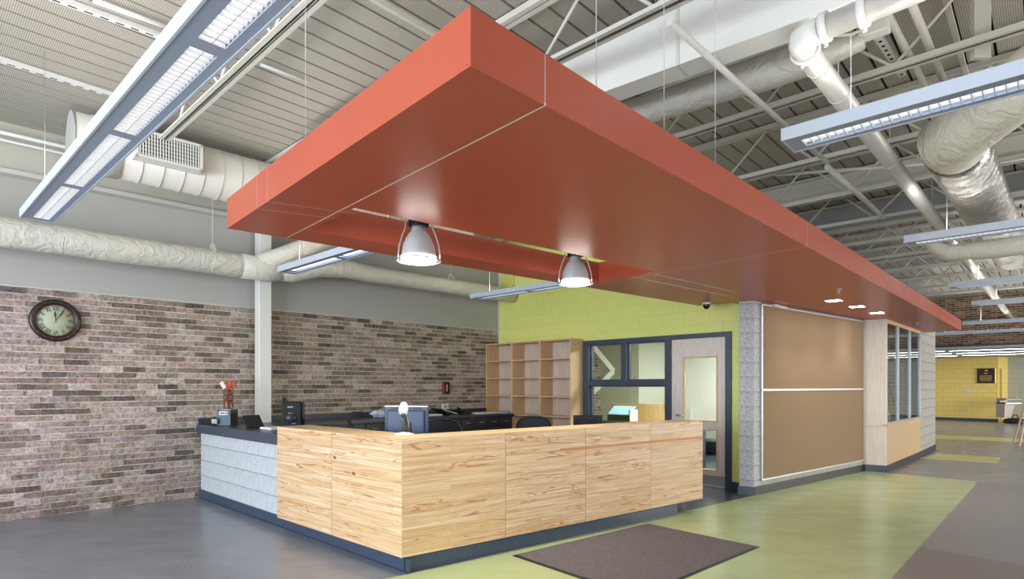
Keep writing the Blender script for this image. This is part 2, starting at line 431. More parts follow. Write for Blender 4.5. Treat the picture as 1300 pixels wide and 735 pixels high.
M = dict(
    red=mat('red_laminate', (184, 86, 62), rough=0.34, var=0.04, scale=3.0, spec=0.45),
    wood=wood_staves('pine_staves', (236, 214, 182), (220, 186, 140), (180, 124, 74)),
    ledge=wood_staves('pine_ledge', (238, 212, 172), (226, 192, 144), (200, 150, 96), flat=True),
    birch=veneer('birch_veneer', (232, 224, 217), (216, 204, 195)),
    maple=veneer('maple_veneer', (222, 192, 148), (202, 168, 122)),
    shelfwood=veneer('maple_shelf', (226, 192, 152), (208, 170, 130)),
    shelfback=veneer('grey_maple_back', (216, 200, 188), (198, 180, 168)),
    green=mat('lime_paint', (230, 235, 138), rough=0.42, var=0.03, scale=4, bump=0.08, bscale=90),
    greymetal=mat('slate_metal', (66, 76, 92), rough=0.35, spec=0.5),
    worktop=mat('charcoal_laminate', (62, 64, 74), rough=0.3, var=0.05, scale=30),
    cabinet=mat('black_cabinet', (44, 46, 54), rough=0.4),
    base=mat('rubber_base', (58, 72, 92), rough=0.4),
    basedark=mat('black_rubber_base', (38, 40, 40), rough=0.45),
    cmu=speckled('ground_block', (176, 182, 188), (138, 144, 150), (202, 207, 211), scale=70, amt=0.35),
    cmu2=speckled('coarse_ground_block', (176, 178, 186), (92, 94, 102), (206, 208, 216), scale=95, amt=0.8),
    cmu3=speckled('grey_block', (168, 166, 156), (142, 140, 130), (188, 186, 176), scale=40, amt=0.3),
    steel=mat('brushed_steel', (150, 142, 134), rough=0.4, metal=0.35),
    scanwhite=mat('scanner_white', (206, 206, 204), rough=0.4),
    mortar=mat('mortar', (214, 210, 206), rough=0.95, var=0.1, scale=30),
    cmumortar=mat('block_mortar', (140, 142, 144), rough=0.95),
    brick=brick_mat('tumbled_brick'),
    farbrick=far_brick('far_brick'),
    upper=mat('grey_paint', (176, 175, 170), rough=0.7, var=0.02, scale=2),
    beam=mat('beige_paint', (196, 192, 178), rough=0.6),
    white=mat('white_paint', (226, 226, 222), rough=0.45),
    offwhite=mat('offwhite_steel', (206, 204, 196), rough=0.45),
    girder=mat('girder_grey', (156, 160, 162), rough=0.5),
    deck=deck_mat('perforated_deck', (206, 200, 188)),
    deckdark=mat('deck_joint', (22, 22, 20), rough=0.9),
    canvas=foil_mat('canvas_wrap', (222, 218, 205), 0.0, 0.5, 1.0, 7.0),
    foil=foil_mat('foil_wrap', (158, 157, 154), 0.9, 0.26, 1.0, 5.0),
    duct=mat('painted_duct', (212, 206, 196), rough=0.4),
    silver=mat('galvanised', (212, 210, 204), rough=0.33, metal=0.4),
    alum=mat('aluminium', (200, 204, 210), rough=0.35, metal=0.85),
    bluegrey=mat('blue_grey_housing', (196, 206, 220), rough=0.4),
    bluegrey2=mat('blue_grey_frame', (158, 172, 194), rough=0.45),
    lens=emit('lit_lens', (255, 252, 246), 1.25),
    far_upglow=emit('added_far_upglow', (255, 250, 240), 12.0),  # stronger added glow that lifts the far ceiling
    uplens=emit('added_upglow', (255, 250, 242), 8.0),  # glow added on top of the pendants to brighten the deck
    louver=mat('white_louver', (214, 216, 220), rough=0.4),
    lamp=emit('lamp_lens', (255, 248, 236), 9.0),
    down=emit('downlight_lens', (255, 244, 226), 30.0),
    black=mat('black_plastic', (24, 25, 28), rough=0.4),
    tack=mat('tan_tackboard', (146, 122, 94), rough=0.85, var=0.05, scale=60, bump=0.1, bscale=300),
    glass=glass_mat('clear_glass'),
    yellow=mat('yellow_paint', (240, 200, 62), rough=0.5, var=0.03, scale=2),
    farwall=mat('sage_grey_paint', (176, 180, 168), rough=0.7),
    floorgrey=floor_mat('grey_floor', (128, 132, 141), 0.12, 0.24),
    floorgreen=floor_mat('green_floor', (180, 194, 142), 0.10, 0.22),
    floorblue=floor_mat('slate_floor', (74, 82, 94), 0.10, 0.22),
    floorplate=floor_mat('plate_grey_floor', (150, 149, 152), 0.03, 0.35),
    floorbrown=floor_mat('brown_grey_floor', (138, 129, 127), 0.03, 0.35),
    floorlime=floor_mat('yellow_green_floor', (206, 210, 128), 0.06, 0.24),
    paper=mat('white_paper', (238, 238, 236), rough=0.7),
)
# ------------------------------------------------------------------ plan points (metres)
A = (-5.668, 6.366); B = (-0.256, 11.70)
PC = (3.313, 7.878)                       # corner of the end of the tackboard wall
SOF, SOT = 2.67, 2.89                     # canopy underside and top
DECK = 4.40
fW = Frame(A, B)                          # brick wall
fG = Frame(B, (3.244, 8.31))              # lime block wall
fT = Frame(PC, (6.163, 10.11))            # tackboard wall
fE = Frame((3.146, 7.975), PC)            # its end face
fQ = Frame((6.51, 10.0), (8.65, 12.18))   # display case front
fR = Frame((8.65, 12.18), (10.08, 13.69)) # far block pier
C0 = (-0.871, 4.54)
fL = Frame((-2.429, 5.95), C0)            # timber, short side of the counter
fN = Frame(C0, (2.304, 6.95))             # timber, long side of the counter
fK = Frame((-4.17, 7.71), (-0.816, 4.60)) # block base of the short side
fH = Frame((14.15-0.73*-6+0, 19.2), (1, 1))

def struct(o): o['kind'] = 'structure'; return o

# ------------------------------------------------------------------ floor
b = MB().prism([(-16, -4), (34, -4), (34, 34), (-16, 34)], -0.12, 0.0)
floor = struct(b.build('floor', M['floorgrey']))
def inlay(name, pts, m, t=0.0015):
    return MB().prism(pts, -0.01, t).build(name, M[m], floor)
g0 = Vector(floor_pt(520.5, 728)); dr = fN.d
g1 = g0 - dr*4.0
h0 = Vector(floor_pt(1242, 611.5)); h1 = Vector(floor_pt(1168, 694)); hd = (h1-h0).normalized()
h2 = h0 + hd*9.0
inlay('green_floor_area', [tuple(g0), tuple(g1), tuple(h2), tuple(h0), floor_pt(1126, 600.5), floor_pt(1094, 598.0), PC, floor_pt(853, 653)], 'floorgreen')
pe = Vector(floor_pt(1300, 718.5)) - h1; pe.normalize()
inlay('plate_grey_floor_area', [tuple(h0), tuple(h1), tuple(h1+pe*6), tuple(h0+pe*6)], 'floorplate', 0.002)
inlay('brown_grey_floor_area', [tuple(h1), tuple(h2), tuple(h2+pe*6), tuple(h1+pe*6)], 'floorbrown', 0.0018)
inlay('lime_floor_patch', [floor_pt(1166, 582), floor_pt(1190, 575.5), floor_pt(1270.7, 581), floor_pt(1265.7, 588)], 'floorlime')
inlay('lime_floor_strip', [floor_pt(1150, 550.2), floor_pt(1320, 558), floor_pt(1320, 562.3), floor_pt(1150, 555)], 'floorlime')
inlay('slate_floor_area', [floor_pt(853, 653), PC, (3.146, 7.975), (3.9, 8.4), (7.2, 12.6), (4.5, 17.5), (2.4, 15.0), B, fK.w(0.1, 0.1)[:2], fN.w(0.1, 0.1)[:2]], 'floorblue', 0.001)

# ------------------------------------------------------------------ brick wall
HB = 2.615
brickwall = fthing(fW, 'wall_brick', 'weathered grey brown tumbled brick wall with the round clock', None, kind='structure')
XL = -2.2; XR = 11.3
MB().box(XL, XR, 0.0075, 0.22, 0, HB).build('mortar', M['mortar'], brickwall)
RH, BL, J = HB/36, 0.232, 0.010
def brick_tone(px, z):
    r = random.random()
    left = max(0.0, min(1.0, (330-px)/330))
    if r < 0.13: c = random.choice([(104, 94, 80), (110, 98, 82), (96, 90, 82), (112, 98, 80)])
    elif r < 0.26: c = random.choice([(132, 118, 102), (126, 112, 98)])
    elif r < 0.62: c = random.choice([(160, 147, 132), (152, 139, 124), (145, 132, 116)])
    elif r < 0.90: c = random.choice([(170, 156, 145), (164, 150, 142), (176, 163, 150)])
    else: c = random.choice([(156, 134, 124), (160, 139, 128), (150, 130, 120)])
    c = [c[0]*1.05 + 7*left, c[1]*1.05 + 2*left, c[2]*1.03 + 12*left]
    k = random.uniform(0.90, 1.08)
    return lin([min(255, v*k) for v in c])
bricks = []
for row in range(36):
    z0 = row*RH + J/2; z1 = (row+1)*RH - J/2
    x = XL - (BL/2 if row % 2 else 0) + random.uniform(-0.02, 0.02)
    while x < XR:
        x0, x1 = max(x, XL), min(x+BL-J, XR)
        if x1-x0 > 0.03: bricks.append((x0, x1, z0, z1))
        x += BL
def in_view(bk):
    return bk[0] >= -0.02 and abs(bk[1]-bk[0]-(BL-J)) < 1e-4
cand = sorted([k for k in bricks if in_view(k) and not (k[0] > 1.85 and k[2] < 1.0)], key=lambda k: k[0])
near = set(cand[:300])
shared = []
for k in range(5):
    d = 0.010
    h = RH-J; l = BL-J
    j = lambda: random.uniform(-0.0035, 0.0035)
    m = MB()
    fx = [(0.0, 0.0), (l*0.35, 0), (l*0.7, 0), (l, 0)]
    vs = [(px_+j(), -0.0+j()*1.2, 0+j()) for px_, _ in fx] + [(px_+j(), -0.0+j()*1.2, h+j()) for px_, _ in fx]
    vs += [(px_, 0.02, 0) for px_, _ in fx] + [(px_, 0.02, h) for px_, _ in fx]
    fs = [(i, i+1, 5+i, 4+i) for i in range(3)] + [(8+i, 9+i, 1+i, i) for i in range(3)] + [(4+i, 5+i, 13+i, 12+i) for i in range(3)] + [(0, 4, 12, 8), (3, 11, 15, 7)]
    m.add(vs, fs)
    me = m.mesh('brick', M['brick'])
    ca = me.color_attributes.new('tone', 'FLOAT_COLOR', 'CORNER')
    for e in ca.data: e.color = (1, 1, 1, 1)
    shared.append(me)
stuff = MB(); tones = []
for bk in bricks:
    x0, x1, z0, z1 = bk
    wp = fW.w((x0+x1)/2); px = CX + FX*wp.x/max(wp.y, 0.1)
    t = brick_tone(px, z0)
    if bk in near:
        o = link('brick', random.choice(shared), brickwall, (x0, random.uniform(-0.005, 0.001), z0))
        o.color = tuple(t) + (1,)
    else:
        y = random.uniform(-0.004, 0.004)
        stuff.add([(x0, y, z0), (x1, y, z0), (x1, y, z1), (x0, y, z1), (x0, .02, z0), (x1, .02, z0), (x1, .02, z1), (x0, .02, z1)],
                  [(0, 1, 2, 3), (0, 4, 5, 1), (1, 5, 6, 2), (2, 6, 7, 3), (3, 7, 4, 0)])
        tones.append(t)
so = stuff.build('bricks', M['brick'], brickwall); so['kind'] = 'stuff'
so.color = (1, 1, 1, 1)
ca = so.data.color_attributes.new('tone', 'FLOAT_COLOR', 'CORNER')
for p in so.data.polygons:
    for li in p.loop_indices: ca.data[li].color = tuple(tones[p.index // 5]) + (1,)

# painted wall above the brick, eaves beam and its lip
uw = fthing(fW, 'wall_upper', 'plain grey painted wall above the tumbled brick', None, kind='structure')
MB().box(XL, fW.L, -0.005, 0.22, HB+0.006, 3.86).build('painted_wall', M['upper'], uw)
MB().box(XL, fW.L, -0.012, 0.0, HB, HB+0.012).build('reveal_trim', M['offwhite'], uw)
bm_ = fthing(fW, 'trim_1', 'beige steel eaves beam along the top of the painted wall', None, kind='structure')
MB().box(XL, fW.L, -0.10, 0.2, 3.88, DECK).build('beam_face', M['beam'], bm_)
MB().box(XL, fW.L, -0.16, 0.2, 3.83, 3.88).build('beam_flange', M['offwhite'], bm_)

# ------------------------------------------------------------------ lime block wall
gw = fthing(fG, 'wall_lime', 'lime green painted block wall with the office window and door', None, kind='structure')
GX0, GX1, GZ = fG.x_px(741), fG.x_px(929), 2.295     # opening for the office screen
GL = fG.L + 0.35
bk_ = MB()
bk_.box(0, GL, 0.003, 0.2, GZ, 3.6); bk_.box(0, 2.6, 0.003, 0.2, 3.6, DECK); bk_.box(0, GX0, 0.003, 0.2, 0, GZ); bk_.box(GX1, GL, 0.003, 0.2, 0, GZ)
bk_.build('block_joints', M['green'], gw)
def blocks(parent, m, x0, x1, z0, z1, y0, y1, bw=0.406, bh=0.203, j=0.008, start=0, name='concrete_block', z_grid=0.0):
    cache = {}
    row0 = int(math.floor((z0-z_grid)/bh + 1e-6)); row1 = int(math.ceil((z1-z_grid)/bh - 1e-6))
    for r in range(row0, row1):
        za = max(z_grid + r*bh + j/2, z0); zb = min(z_grid + (r+1)*bh - j/2, z1)
        if zb-za < 0.02: continue
        x = x0 - ((bw/2) if (r+start) % 2 else 0)
        while x < x1:
            a, c = max(x + j/2, x0), min(x + bw - j/2, x1)
            if c-a > 0.02:
                key = (round(c-a, 3), round(zb-za, 3))
                if key not in cache:
                    cache[key] = MB().cbox(0, c-a, 0, y1-y0, 0, zb-za, 0.003).mesh(name, M[m])
                link(name, cache[key], parent, (a, y0, za))
            x += bw
blocks(gw, 'green', 0.0, GL, GZ, 3.6, -0.002, 0.05, j=0.006)
blocks(gw, 'green', 0.0, 2.6, 3.6, DECK, -0.002, 0.05, j=0.006)
blocks(gw, 'green', GX1, GL, 0, GZ, -0.002, 0.05, j=0.006)
MB().box(GX1, GL, -0.016, 0.0, 0, 0.11).build('baseboard', M['base'], gw)
MB().box(0, 0.03, -0.03, 0.0, 0, 3.83).build('corner_bead', M['white'], gw)

# ------------------------------------------------------------------ tackboard wall, end pier
tw = fthing(fT, 'wall_tackboard', 'block wall carrying the tall tan tackboard', None, kind='structure')
TL = fT.L + 0.05
MB().box(0.003, TL, 0.004, 0.15, 0, SOF).build('block_joints', M['cmumortar'], tw)
blocks(tw, 'cmu2', 0, 0.19, 0.0, SOF, 0.0, 0.10, bw=0.40, j=0.006)
blocks(tw, 'cmu3', 0.19, TL, 0.0, 0.2, 0.0, 0.05, j=0.006)
MB().box(0, TL, -0.016, 0.0, 0, 0.115).build('baseboard', M['basedark'], tw)
ew = fthing(fE, 'wall_end', 'speckled block end of the tackboard wall', None, kind='structure')
MB().box(0.002, fE.L-0.002, 0.006, 0.14, 0, SOF).build('block_joints', M['cmumortar'], ew)
blocks(ew, 'cmu2', 0, fE.L, 0.0, SOF, 0.0, 0.06, bw=0.40, j=0.006)
MB().box(-0.01, fE.L+0.01, -0.016, 0.0, 0, 0.115).build('baseboard', M['base'], ew)
# hidden rear walls of this wing keep the office closed
rw = struct(MB().prism([(6.2, 10.35), (8.4, 12.45), (8.3, 12.6), (6.05, 10.45)], 0, SOF-0.02).build('wall_rear', M['upper']))

tb = fthing(fT, 'tackboard', 'tall tan tackboard in an aluminium frame on the block wall', 'tackboard')
TX0, TX1, TZ0, TZ1, TZM = fT.x_px(965), fT.L-0.005, 0.187, 2.635, 1.445
MB().box(TX0+0.01, TX1-0.01, -0.02, 0.0, TZ0+0.02, TZM-0.012).build('lower_panel', M['tack'], tb)
MB().box(TX0+0.01, TX1-0.01, -0.02, 0.0, TZM+0.012, TZ1-0.01).build('upper_panel', M['tack'], tb)
fr = [('frame_rail', (TX0, TX1, -0.028, 0, TZ0, TZ0+0.022)), ('frame_rail', (TX0, TX1, -0.028, 0, TZM-0.013, TZM+0.013)),
      ('frame_rail', (TX0, TX1, -0.028, 0, TZ1-0.012, TZ1)), ('frame_stile', (TX0, TX0+0.022, -0.028, 0, TZ0, TZ1)), ('frame_stile', (TX1-0.02, TX1, -0.028, 0, TZ0, TZ1))]
for nm, a in fr: MB().box(*a).build(nm, M['alum'], tb)

# ------------------------------------------------------------------ display case at the end of the wall
cs = fthing(fQ, 'display_case', 'birch and maple display case with three tall glass panes beside the tackboard', 'display case')
QL = fQ.L
SIL, HEAD = 0.80, 2.60
side = Frame((6.237, 10.186), (6.51, 10.0))
lx0, ly0 = fQ.loc(side.p0)
def sidebox(name, m, t0, t1, z0, z1, th=0.02, out=0.0):
    a = side.w(t0*side.L, -out); c = side.w(t1*side.L, -out); d_ = side.w(t1*side.L, th); e = side.w(t0*side.L, th)
    MB().prism([fQ.loc(p) for p in (a, c, d_, e)], z0, z1).build(name, M[m], cs)
sidebox('upper_side_panel', 'birch', 0, 1, SIL, SOF-0.03)
sidebox('lower_side_panel', 'birch', 0, 1, 0.115, SIL-0.012)
sidebox('side_rail', 'birch', 0, 1, SIL-0.010, SIL-0.002, out=0.004)
sidebox('top_trim', 'white', -0.02, 1.03, SOF-0.032, SOF-0.004, out=0.01)
sidebox('corner_trim', 'white', 0.95, 1.02, 0.115, SOF-0.03, out=0.004)
sidebox('side_trim', 'white', -0.03, 0.02, 0.0, SOF-0.03, out=0.003)
sidebox('side_base', 'base', 0.02, 1.03, 0.0, 0.115, out=0.012)
MB().box(0.0, QL, -0.012, 0.0, 0, 0.115).build('front_base', M['basedark'], cs)
MB().box(0.0, QL, 0.0, 0.02, 0.115, SIL-0.01).build('lower_front_panel', M['maple'], cs)
MB().box(-0.01, QL, -0.03, 0.22, SIL-0.01, SIL+0.035).build('sill', M['maple'], cs)
MB().box(0.0, QL, -0.006, 0.04, HEAD, SOF-0.004).build('head', M['maple'], cs)
MB().box(0.02, QL, 0.24, 0.26, SIL, SOF-0.01).build('back', M['farbrick'], cs)
mull = [1126.5, 1140.5, 1155.5, 1167.3]
xs = [fQ.x_px(p) for p in mull]; xs[0] = 0.02; xs[-1] = QL-0.02
for i, x in enumerate(xs):
    w_ = 0.05 if 0 < i < 3 else 0.03
    MB().box(x-w_/2, x+w_/2, -0.01, 0.05, SIL+0.035, HEAD).build('mullion', M['alum'], cs)
for i in range(3):
    a, c = xs[i]+0.025, xs[i+1]-0.025
    MB().box(a, c, 0.012, 0.018, SIL+0.035, HEAD).build('pane', M['glass'], cs)
    MB().box(a, c, -0.004, 0.03, SIL+0.035, SIL+0.06).build('pane_channel', M['alum'], cs)
    xm = a + (c-a)*0.42
    rod = MB().box(xm-0.012, xm+0.012, 0.10, 0.125, SIL+0.035, HEAD).build('standard', M['black'], cs)
    MB().lathe([(0.0, 0), (0.03, 0.005), (0.03, 0.05), (0.0, 0.055)], 10, (xm, 0.09, 1.35)).build('shelf_clamp', M['alum'], rod)
    for zz in (1.75, 2.15):
        MB().box(a+0.01, c-0.01, 0.05, 0.23, zz, zz+0.008).build('glass_shelf', M['glass'], cs)
pp = MB().box(0.12, 0.32, 0.225, 0.235, 1.40, 1.72).build('display_card', M['paper'])
pp.parent = None; pp.matrix_world = Matrix.Translation(fQ.w(0)) @ Matrix.Rotation(fQ.a, 4, 'Z')
tag(pp, 'white paper card pinned inside the glass display case', 'card')

pr = fthing(fR, 'wall_pier', 'pale grey block pier beyond the display case', None, kind='structure')
MB().box(0.01, fR.L, 0.004, 0.25, 0, 2.86).build('block_joints', M['cmumortar'], pr)
blocks(pr, 'cmu3', 0.0, fR.L, 0.0, 2.86, 0.0, 0.05, bw=0.406, j=0.014)
MB().box(0.0, fR.L, -0.014, 0.0, 0, 0.115).build('baseboard', M['basedark'], pr)

# ------------------------------------------------------------------ red canopy
pF = at_z(597.5, 83.5, SOF); pLc = at_z(288.5, 290, SOF); pR = at_z(1220.3, 419.8, SOF); pK = at_z(887, 388, SOF)
oLF = at_z(450, 264, SOF); oLB = at_z(393, 292, SOF); oRB = at_z(760, 358, SOF); oRF = at_z(835, 345, SOF)
can = thing('canopy', 'long red suspended canopy with a slot opening over the reception counter', 'canopy', (pF.x, pF.y, SOF))
def cv(p): return (p[0]-pF.x, p[1]-pF.y)
def lerp(a, c, t): return Vector(a)*(1-t) + Vector(c)*t
pR2 = pR + EL*1.2
H_ = SOT-SOF
# underside panels, separated by the seams the photo shows
s1a = at_z(692, 134, SOF)                         # seam across, near end, on the long fascia
dS = (at_z(364, 302, SOF) - s1a); dS.normalize()
def on_line(p, d, a, c):                          # intersection of p+t*d with line a-c (plan)
    a = Vector(a); c = Vector(c); e = c-a
    den = d.x*e.y - d.y*e.x
    t = ((a.x-p.x)*e.y - (a.y-p.y)*e.x)/den
    return p + d*t
s1b = on_line(s1a, dS, pLc, pK)
s2a = at_z(1024, 313, SOF); s2c = at_z(845, 346, SOF)
d2 = (s2c - s2a).normalized(); s2b = on_line(s2a, d2, pLc, pK)
GAP = 0.005
def panel(name, pts, z0=0.0, z1=0.012, m='red', inset=0.0):
    if inset:
        c_ = sum((Vector((p[0], p[1], 0)) for p in pts), Vector((0, 0, 0)))/len(pts)
        pts = [c_ + (Vector((p[0], p[1], 0))-c_)*(1-inset) for p in pts]
    return MB().prism([cv(p) for p in pts], z0, z1).build(name, M[m], can)
def shift(p, d, k): return Vector(p) + Vector(d)*k
dF = (pR-pF).normalized()
# near panel
panel('underside_panel', [pF, shift(s1a, dF, -GAP), shift(s1b, dF, -GAP), pLc])
a1, c1 = shift(s1a, dF, GAP), shift(s1b, dF, GAP)
# around the opening
tl = on_line(oLF, (oRF-oLF).normalized(), a1, c1); tr = on_line(oLF, (oRF-oLF).normalized(), s2a, s2b)
bl = on_line(oLB, (oRB-oLB).normalized(), a1, c1); br = on_line(oLB, (oRB-oLB).normalized(), s2a, s2b)
a2, c2 = shift(s2a, dF, -GAP), shift(s2b, dF, -GAP)
tr = shift(tr, dF, -GAP); br = shift(br, dF, -GAP)
panel('underside_panel', [a1, a2, tr, tl])
panel('underside_panel', [bl, br, c2, c1])
panel('underside_panel', [tl, oLF, oLB, bl])
panel('underside_panel', [oRF, tr, br, oRB])
# far panel
a3, c3 = shift(s2a, dF, GAP), shift(s2b, dF, GAP)
ins = [pR, pR2, (8.4, 12.5, 0), (6.4, 10.6, 0), (5.0, 9.6, 0), (3.6, 8.5, 0), (3.05, 8.05, 0), pK, c3, a3]
panel('underside_panel', ins)
# joints shown as recessed light metal reveals
panel('joint_reveal', [shift(s1a, dF, -GAP), shift(s1a, dF, GAP), shift(s1b, dF, GAP), shift(s1b, dF, -GAP)], 0.0005, 0.012, 'white')
panel('joint_reveal', [shift(s2a, dF, -GAP), shift(s2a, dF, GAP), shift(s2b, dF, GAP), shift(s2b, dF, -GAP)], 0.0005, 0.012, 'white')
# fascias in panels
def fascia(p, q, cuts, th=0.03, gap=0.003):
    p = Vector(p); q = Vector(q); d = (q-p).normalized(); L_ = (q-p).length
    n = Vector((-d.y, d.x, 0))
    cs_ = [0.0] + list(cuts) + [L_]
    for i in range(len(cs_)-1):
        a_ = cs_[i] + (gap if i else 0); c_ = cs_[i+1] - (gap if i < len(cs_)-2 else 0)
        MB().prism([cv(p+d*a_), cv(p+d*c_), cv(p+d*c_+n*th), cv(p+d*a_+n*th)], 0.012, H_).build('fascia_panel', M['red'], can)
    for c_ in cuts:
        MB().prism([cv(p+d*(c_-gap)), cv(p+d*(c_+gap)), cv(p+d*(c_+gap)+n*th), cv(p+d*(c_-gap)+n*th)], 0.003, H_-0.003).build('fascia_joint', M['alum'], can).location.x += 0
fF = Frame(pF, pR)
fascia(pF, pR, [fF.x_px(px) for px in (692, 1025, 1135, 1154, 1170.5, 1185, 1197)])
fFL = Frame(pLc, pF)
fascia(pLc, pF, [fFL.x_px(326), fFL.x_px(339)])
fascia(pR, pR2, [])
fascia(pK, pLc, [])
fascia((3.05, 8.05, SOF), pK, [])
# opening sides
def inner(p, q):
    p = Vector(p); q = Vector(q); d = (q-p).normalized(); n = Vector((d.y, -d.x, 0))
    MB().prism([cv(p), cv(q), cv(q+n*0.02), cv(p+n*0.02)], 0.012, H_).build('opening_side', M['red'], can)
inner(oLF, oRF); inner(oRF, oRB); inner(oRB, oLB); inner(oLB, oLF)
# narrow seams on the left of the underside and the right, faint
for pa, pb_ in (((326, 265), (430, 278)), ((339, 256), (450, 271)), ((800, 351), (925, 376)), ((822, 346), (935, 371))):
    p = at_z(*pa, SOF); q = at_z(*pb_, SOF); d = (q-p).normalized(); n = Vector((-d.y, d.x, 0))*0.0025
    MB().prism([cv(p-n), cv(p+n), cv(q+n), cv(q-n)], -0.0012, 0.001).build('seam_strip', M['alum'], can)
# roof deck of the canopy (open over the slot)
for q4 in ([pF, s1a, s1b, pLc], [s1a, s2a, tr, tl], [bl, br, s2b, s1b], [s2a, pR, pR2, (8.4, 12.5, 0), (6.4, 10.6, 0), (3.05, 8.05, 0), pK, s2b]):
    panel('top_board', q4, H_-0.03, H_-0.012, 'offwhite', 0.05)
# ------------------------------------------------------------------ ceiling deck
ceil = thing('ceiling', None, None, (0, 0, DECK), math.atan2(ER.y, ER.x), kind='structure')
Q0, Q1, R0, R1 = -6.0, 9.4, -2.6, 25.0
MB().box(R0, R1, Q0, Q1, 0.03, 0.12).build('deck_joints', M['deckdark'], ceil)
SW = 0.205
pm = MB()
pm.box(0, R1-R0, 0.0, SW-0.024, 0.0, 0.05)
pme = pm.mesh('deck_panel', M['deck'])
k = 0
while Q0 + k*SW < Q1:
    link('deck_panel', pme, ceil, (R0, Q0+k*SW, 0.0)); k += 1

# ------------------------------------------------------------------ open web steel joists
JB, JT = 3.86, DECK-0.01
def joist(r, qa, qb, label, bq=None):
    t = thing('steel_joist', label, 'joist', qr(0, r, JB), math.atan2(EL.y, EL.x), group='white roof joists')
    h = JT-JB
    bq = bq if bq is not None else qb
    m = MB()
    for s in (-1, 1): m.box(qa, qb, s*0.028-0.020, s*0.028+0.020, h-0.05, h)
    m.build('top_chord', M['offwhite'], t)
    m = MB()
    for s in (-1, 1):
        m.box(qa, bq, s*0.028-0.022, s*0.028+0.022, 0, 0.012)
        m.box(qa, bq, s*0.010-0.004, s*0.010+0.004, 0, 0.055)
    m.build('bottom_chord', M['offwhite'], t)
    q = qa; i = 0
    step = 0.48
    rod = {}
    for up in (0, 1):
        rod[up] = MB().tube([(0, 0, 0.03 if up else h-0.03), (step, 0, h-0.03 if up else 0.03)], 0.0125, 6).mesh('web_rod', M['offwhite'])
    while q+step <= bq:
        link('web_rod', rod[i % 2], t, (q, 0, 0)); q += step; i += 1
    return t
ORD = ['second', 'third', 'fourth', 'fifth', 'sixth', 'seventh', 'eighth', 'ninth', 'tenth', 'eleventh']
jr = [1.75, 3.28, 5.1, 6.62, 8.05, 9.5, 11.0, 12.5, 14.0, 15.5, 17.0, 18.5]
for i, r in enumerate(jr):
    if i == 0: lab = 'white open web joist over the spiral duct grille, short of the canopy corner'
    elif i == 1: lab = 'white open web joist just beyond the front corner of the canopy'
    else: lab = ORD[i-2] + ' white open web joist beyond the front corner of the canopy'
    qa = -2.5 if i else 0.5
    if i > 5: qa = -4.5
    joist(r, qa, 8.0, lab, 6.2)
for r, z0_, z1_, lab in ((8.75, 4.10, 4.38, 'deep pale steel girder between the joists above the silver pipe'), (10.35, 3.98, 4.38, 'deep bluish grey steel girder between the joists behind the large duct')):
    t = thing('steel_girder', lab, 'girder', qr(-3.0, r, z0_), math.atan2(EL.y, EL.x))
    hz = z1_-z0_
    MB().box(0, 7.0, -0.10, 0.10, 0, 0.02).build('bottom_flange', M['offwhite'], t)
    MB().box(0, 7.0, -0.012, 0.012, 0.02, hz-0.02).build('web_plate', M['offwhite'] if r < 9 else M['girder'], t)
    MB().box(0, 7.0, -0.10, 0.10, hz-0.02, hz).build('top_flange', M['offwhite'], t)

# bridging angle runs along the flutes
for i, (q, z) in enumerate(((0.55, 4.3), (3.6, 4.32))):
    o = MB().slab(qr(q, -1.0, z), qr(q, 20.0 if i == 0 else 7.0, z), 0.035, 0.035).build('bridging_angle', M['offwhite'])
    tag(o, ['thin white bridging angle tying the joists together over the ductwork', 'thin white bridging angle tying the joists together above the canopy'][i], 'bridging')

# slotted channels screwed under the deck at the brick wall side
def channel(px0, py0, px1, py1, z, label):
    p = at_z(px0, py0, z); q = at_z(px1, py1, z); d = (q-p); L_ = d.length; a = math.atan2(d.y, d.x)
    t = thing('slotted_channel', label, 'channel', p, a)
    MB().box(0, L_, -0.025, 0.025, 0, 0.04).build('channel_body', M['white'], t)
    n = int(L_/0.10); me = MB().box(0, 0.055, -0.007, 0.007, -0.002, 0.001).mesh('slot', M['deckdark'])
    for i in range(n): link('slot', me, t, (0.03+i*0.10, 0, 0))
    return t
channel(-90, -56, 222, 55, DECK-0.045, 'white slotted channel under the deck with the hanging wire')
channel(-170, 25, 155, 127, DECK-0.045, 'white slotted channel under the deck above the duct end cap')
for i, (a_, z_) in enumerate(((((-5, 166), (330, 236)), 4.24), (((-5, 178), (300, 239)), 4.16))):
    p = fW.w(-2.1, -0.22, z_); q = fW.w(4.6, -0.22, z_)
    o = MB().tube([p, q], 0.022 if i == 0 else 0.014, 10).build('conduit', M['white'])
    tag(o, ['thicker white conduit running along the eaves beam', 'thinner white conduit running along the eaves beam'][i], 'conduit')
p = at_z(118, 0, DECK-0.04); q = at_z(229, 41, DECK-0.04)
tag(MB().tube([p, q], 0.02, 8).build('deck_pipe', M['white']), 'white pipe strapped under the deck beside the slotted channel', 'pipe')
p = at_z(331, 82, DECK-0.03); q = at_z(391, 104, DECK-0.03)
tag(MB().tube([p, q], 0.014, 8).build('deck_pipe', M['white']), 'short white pipe under the deck with a drop wire', 'pipe')

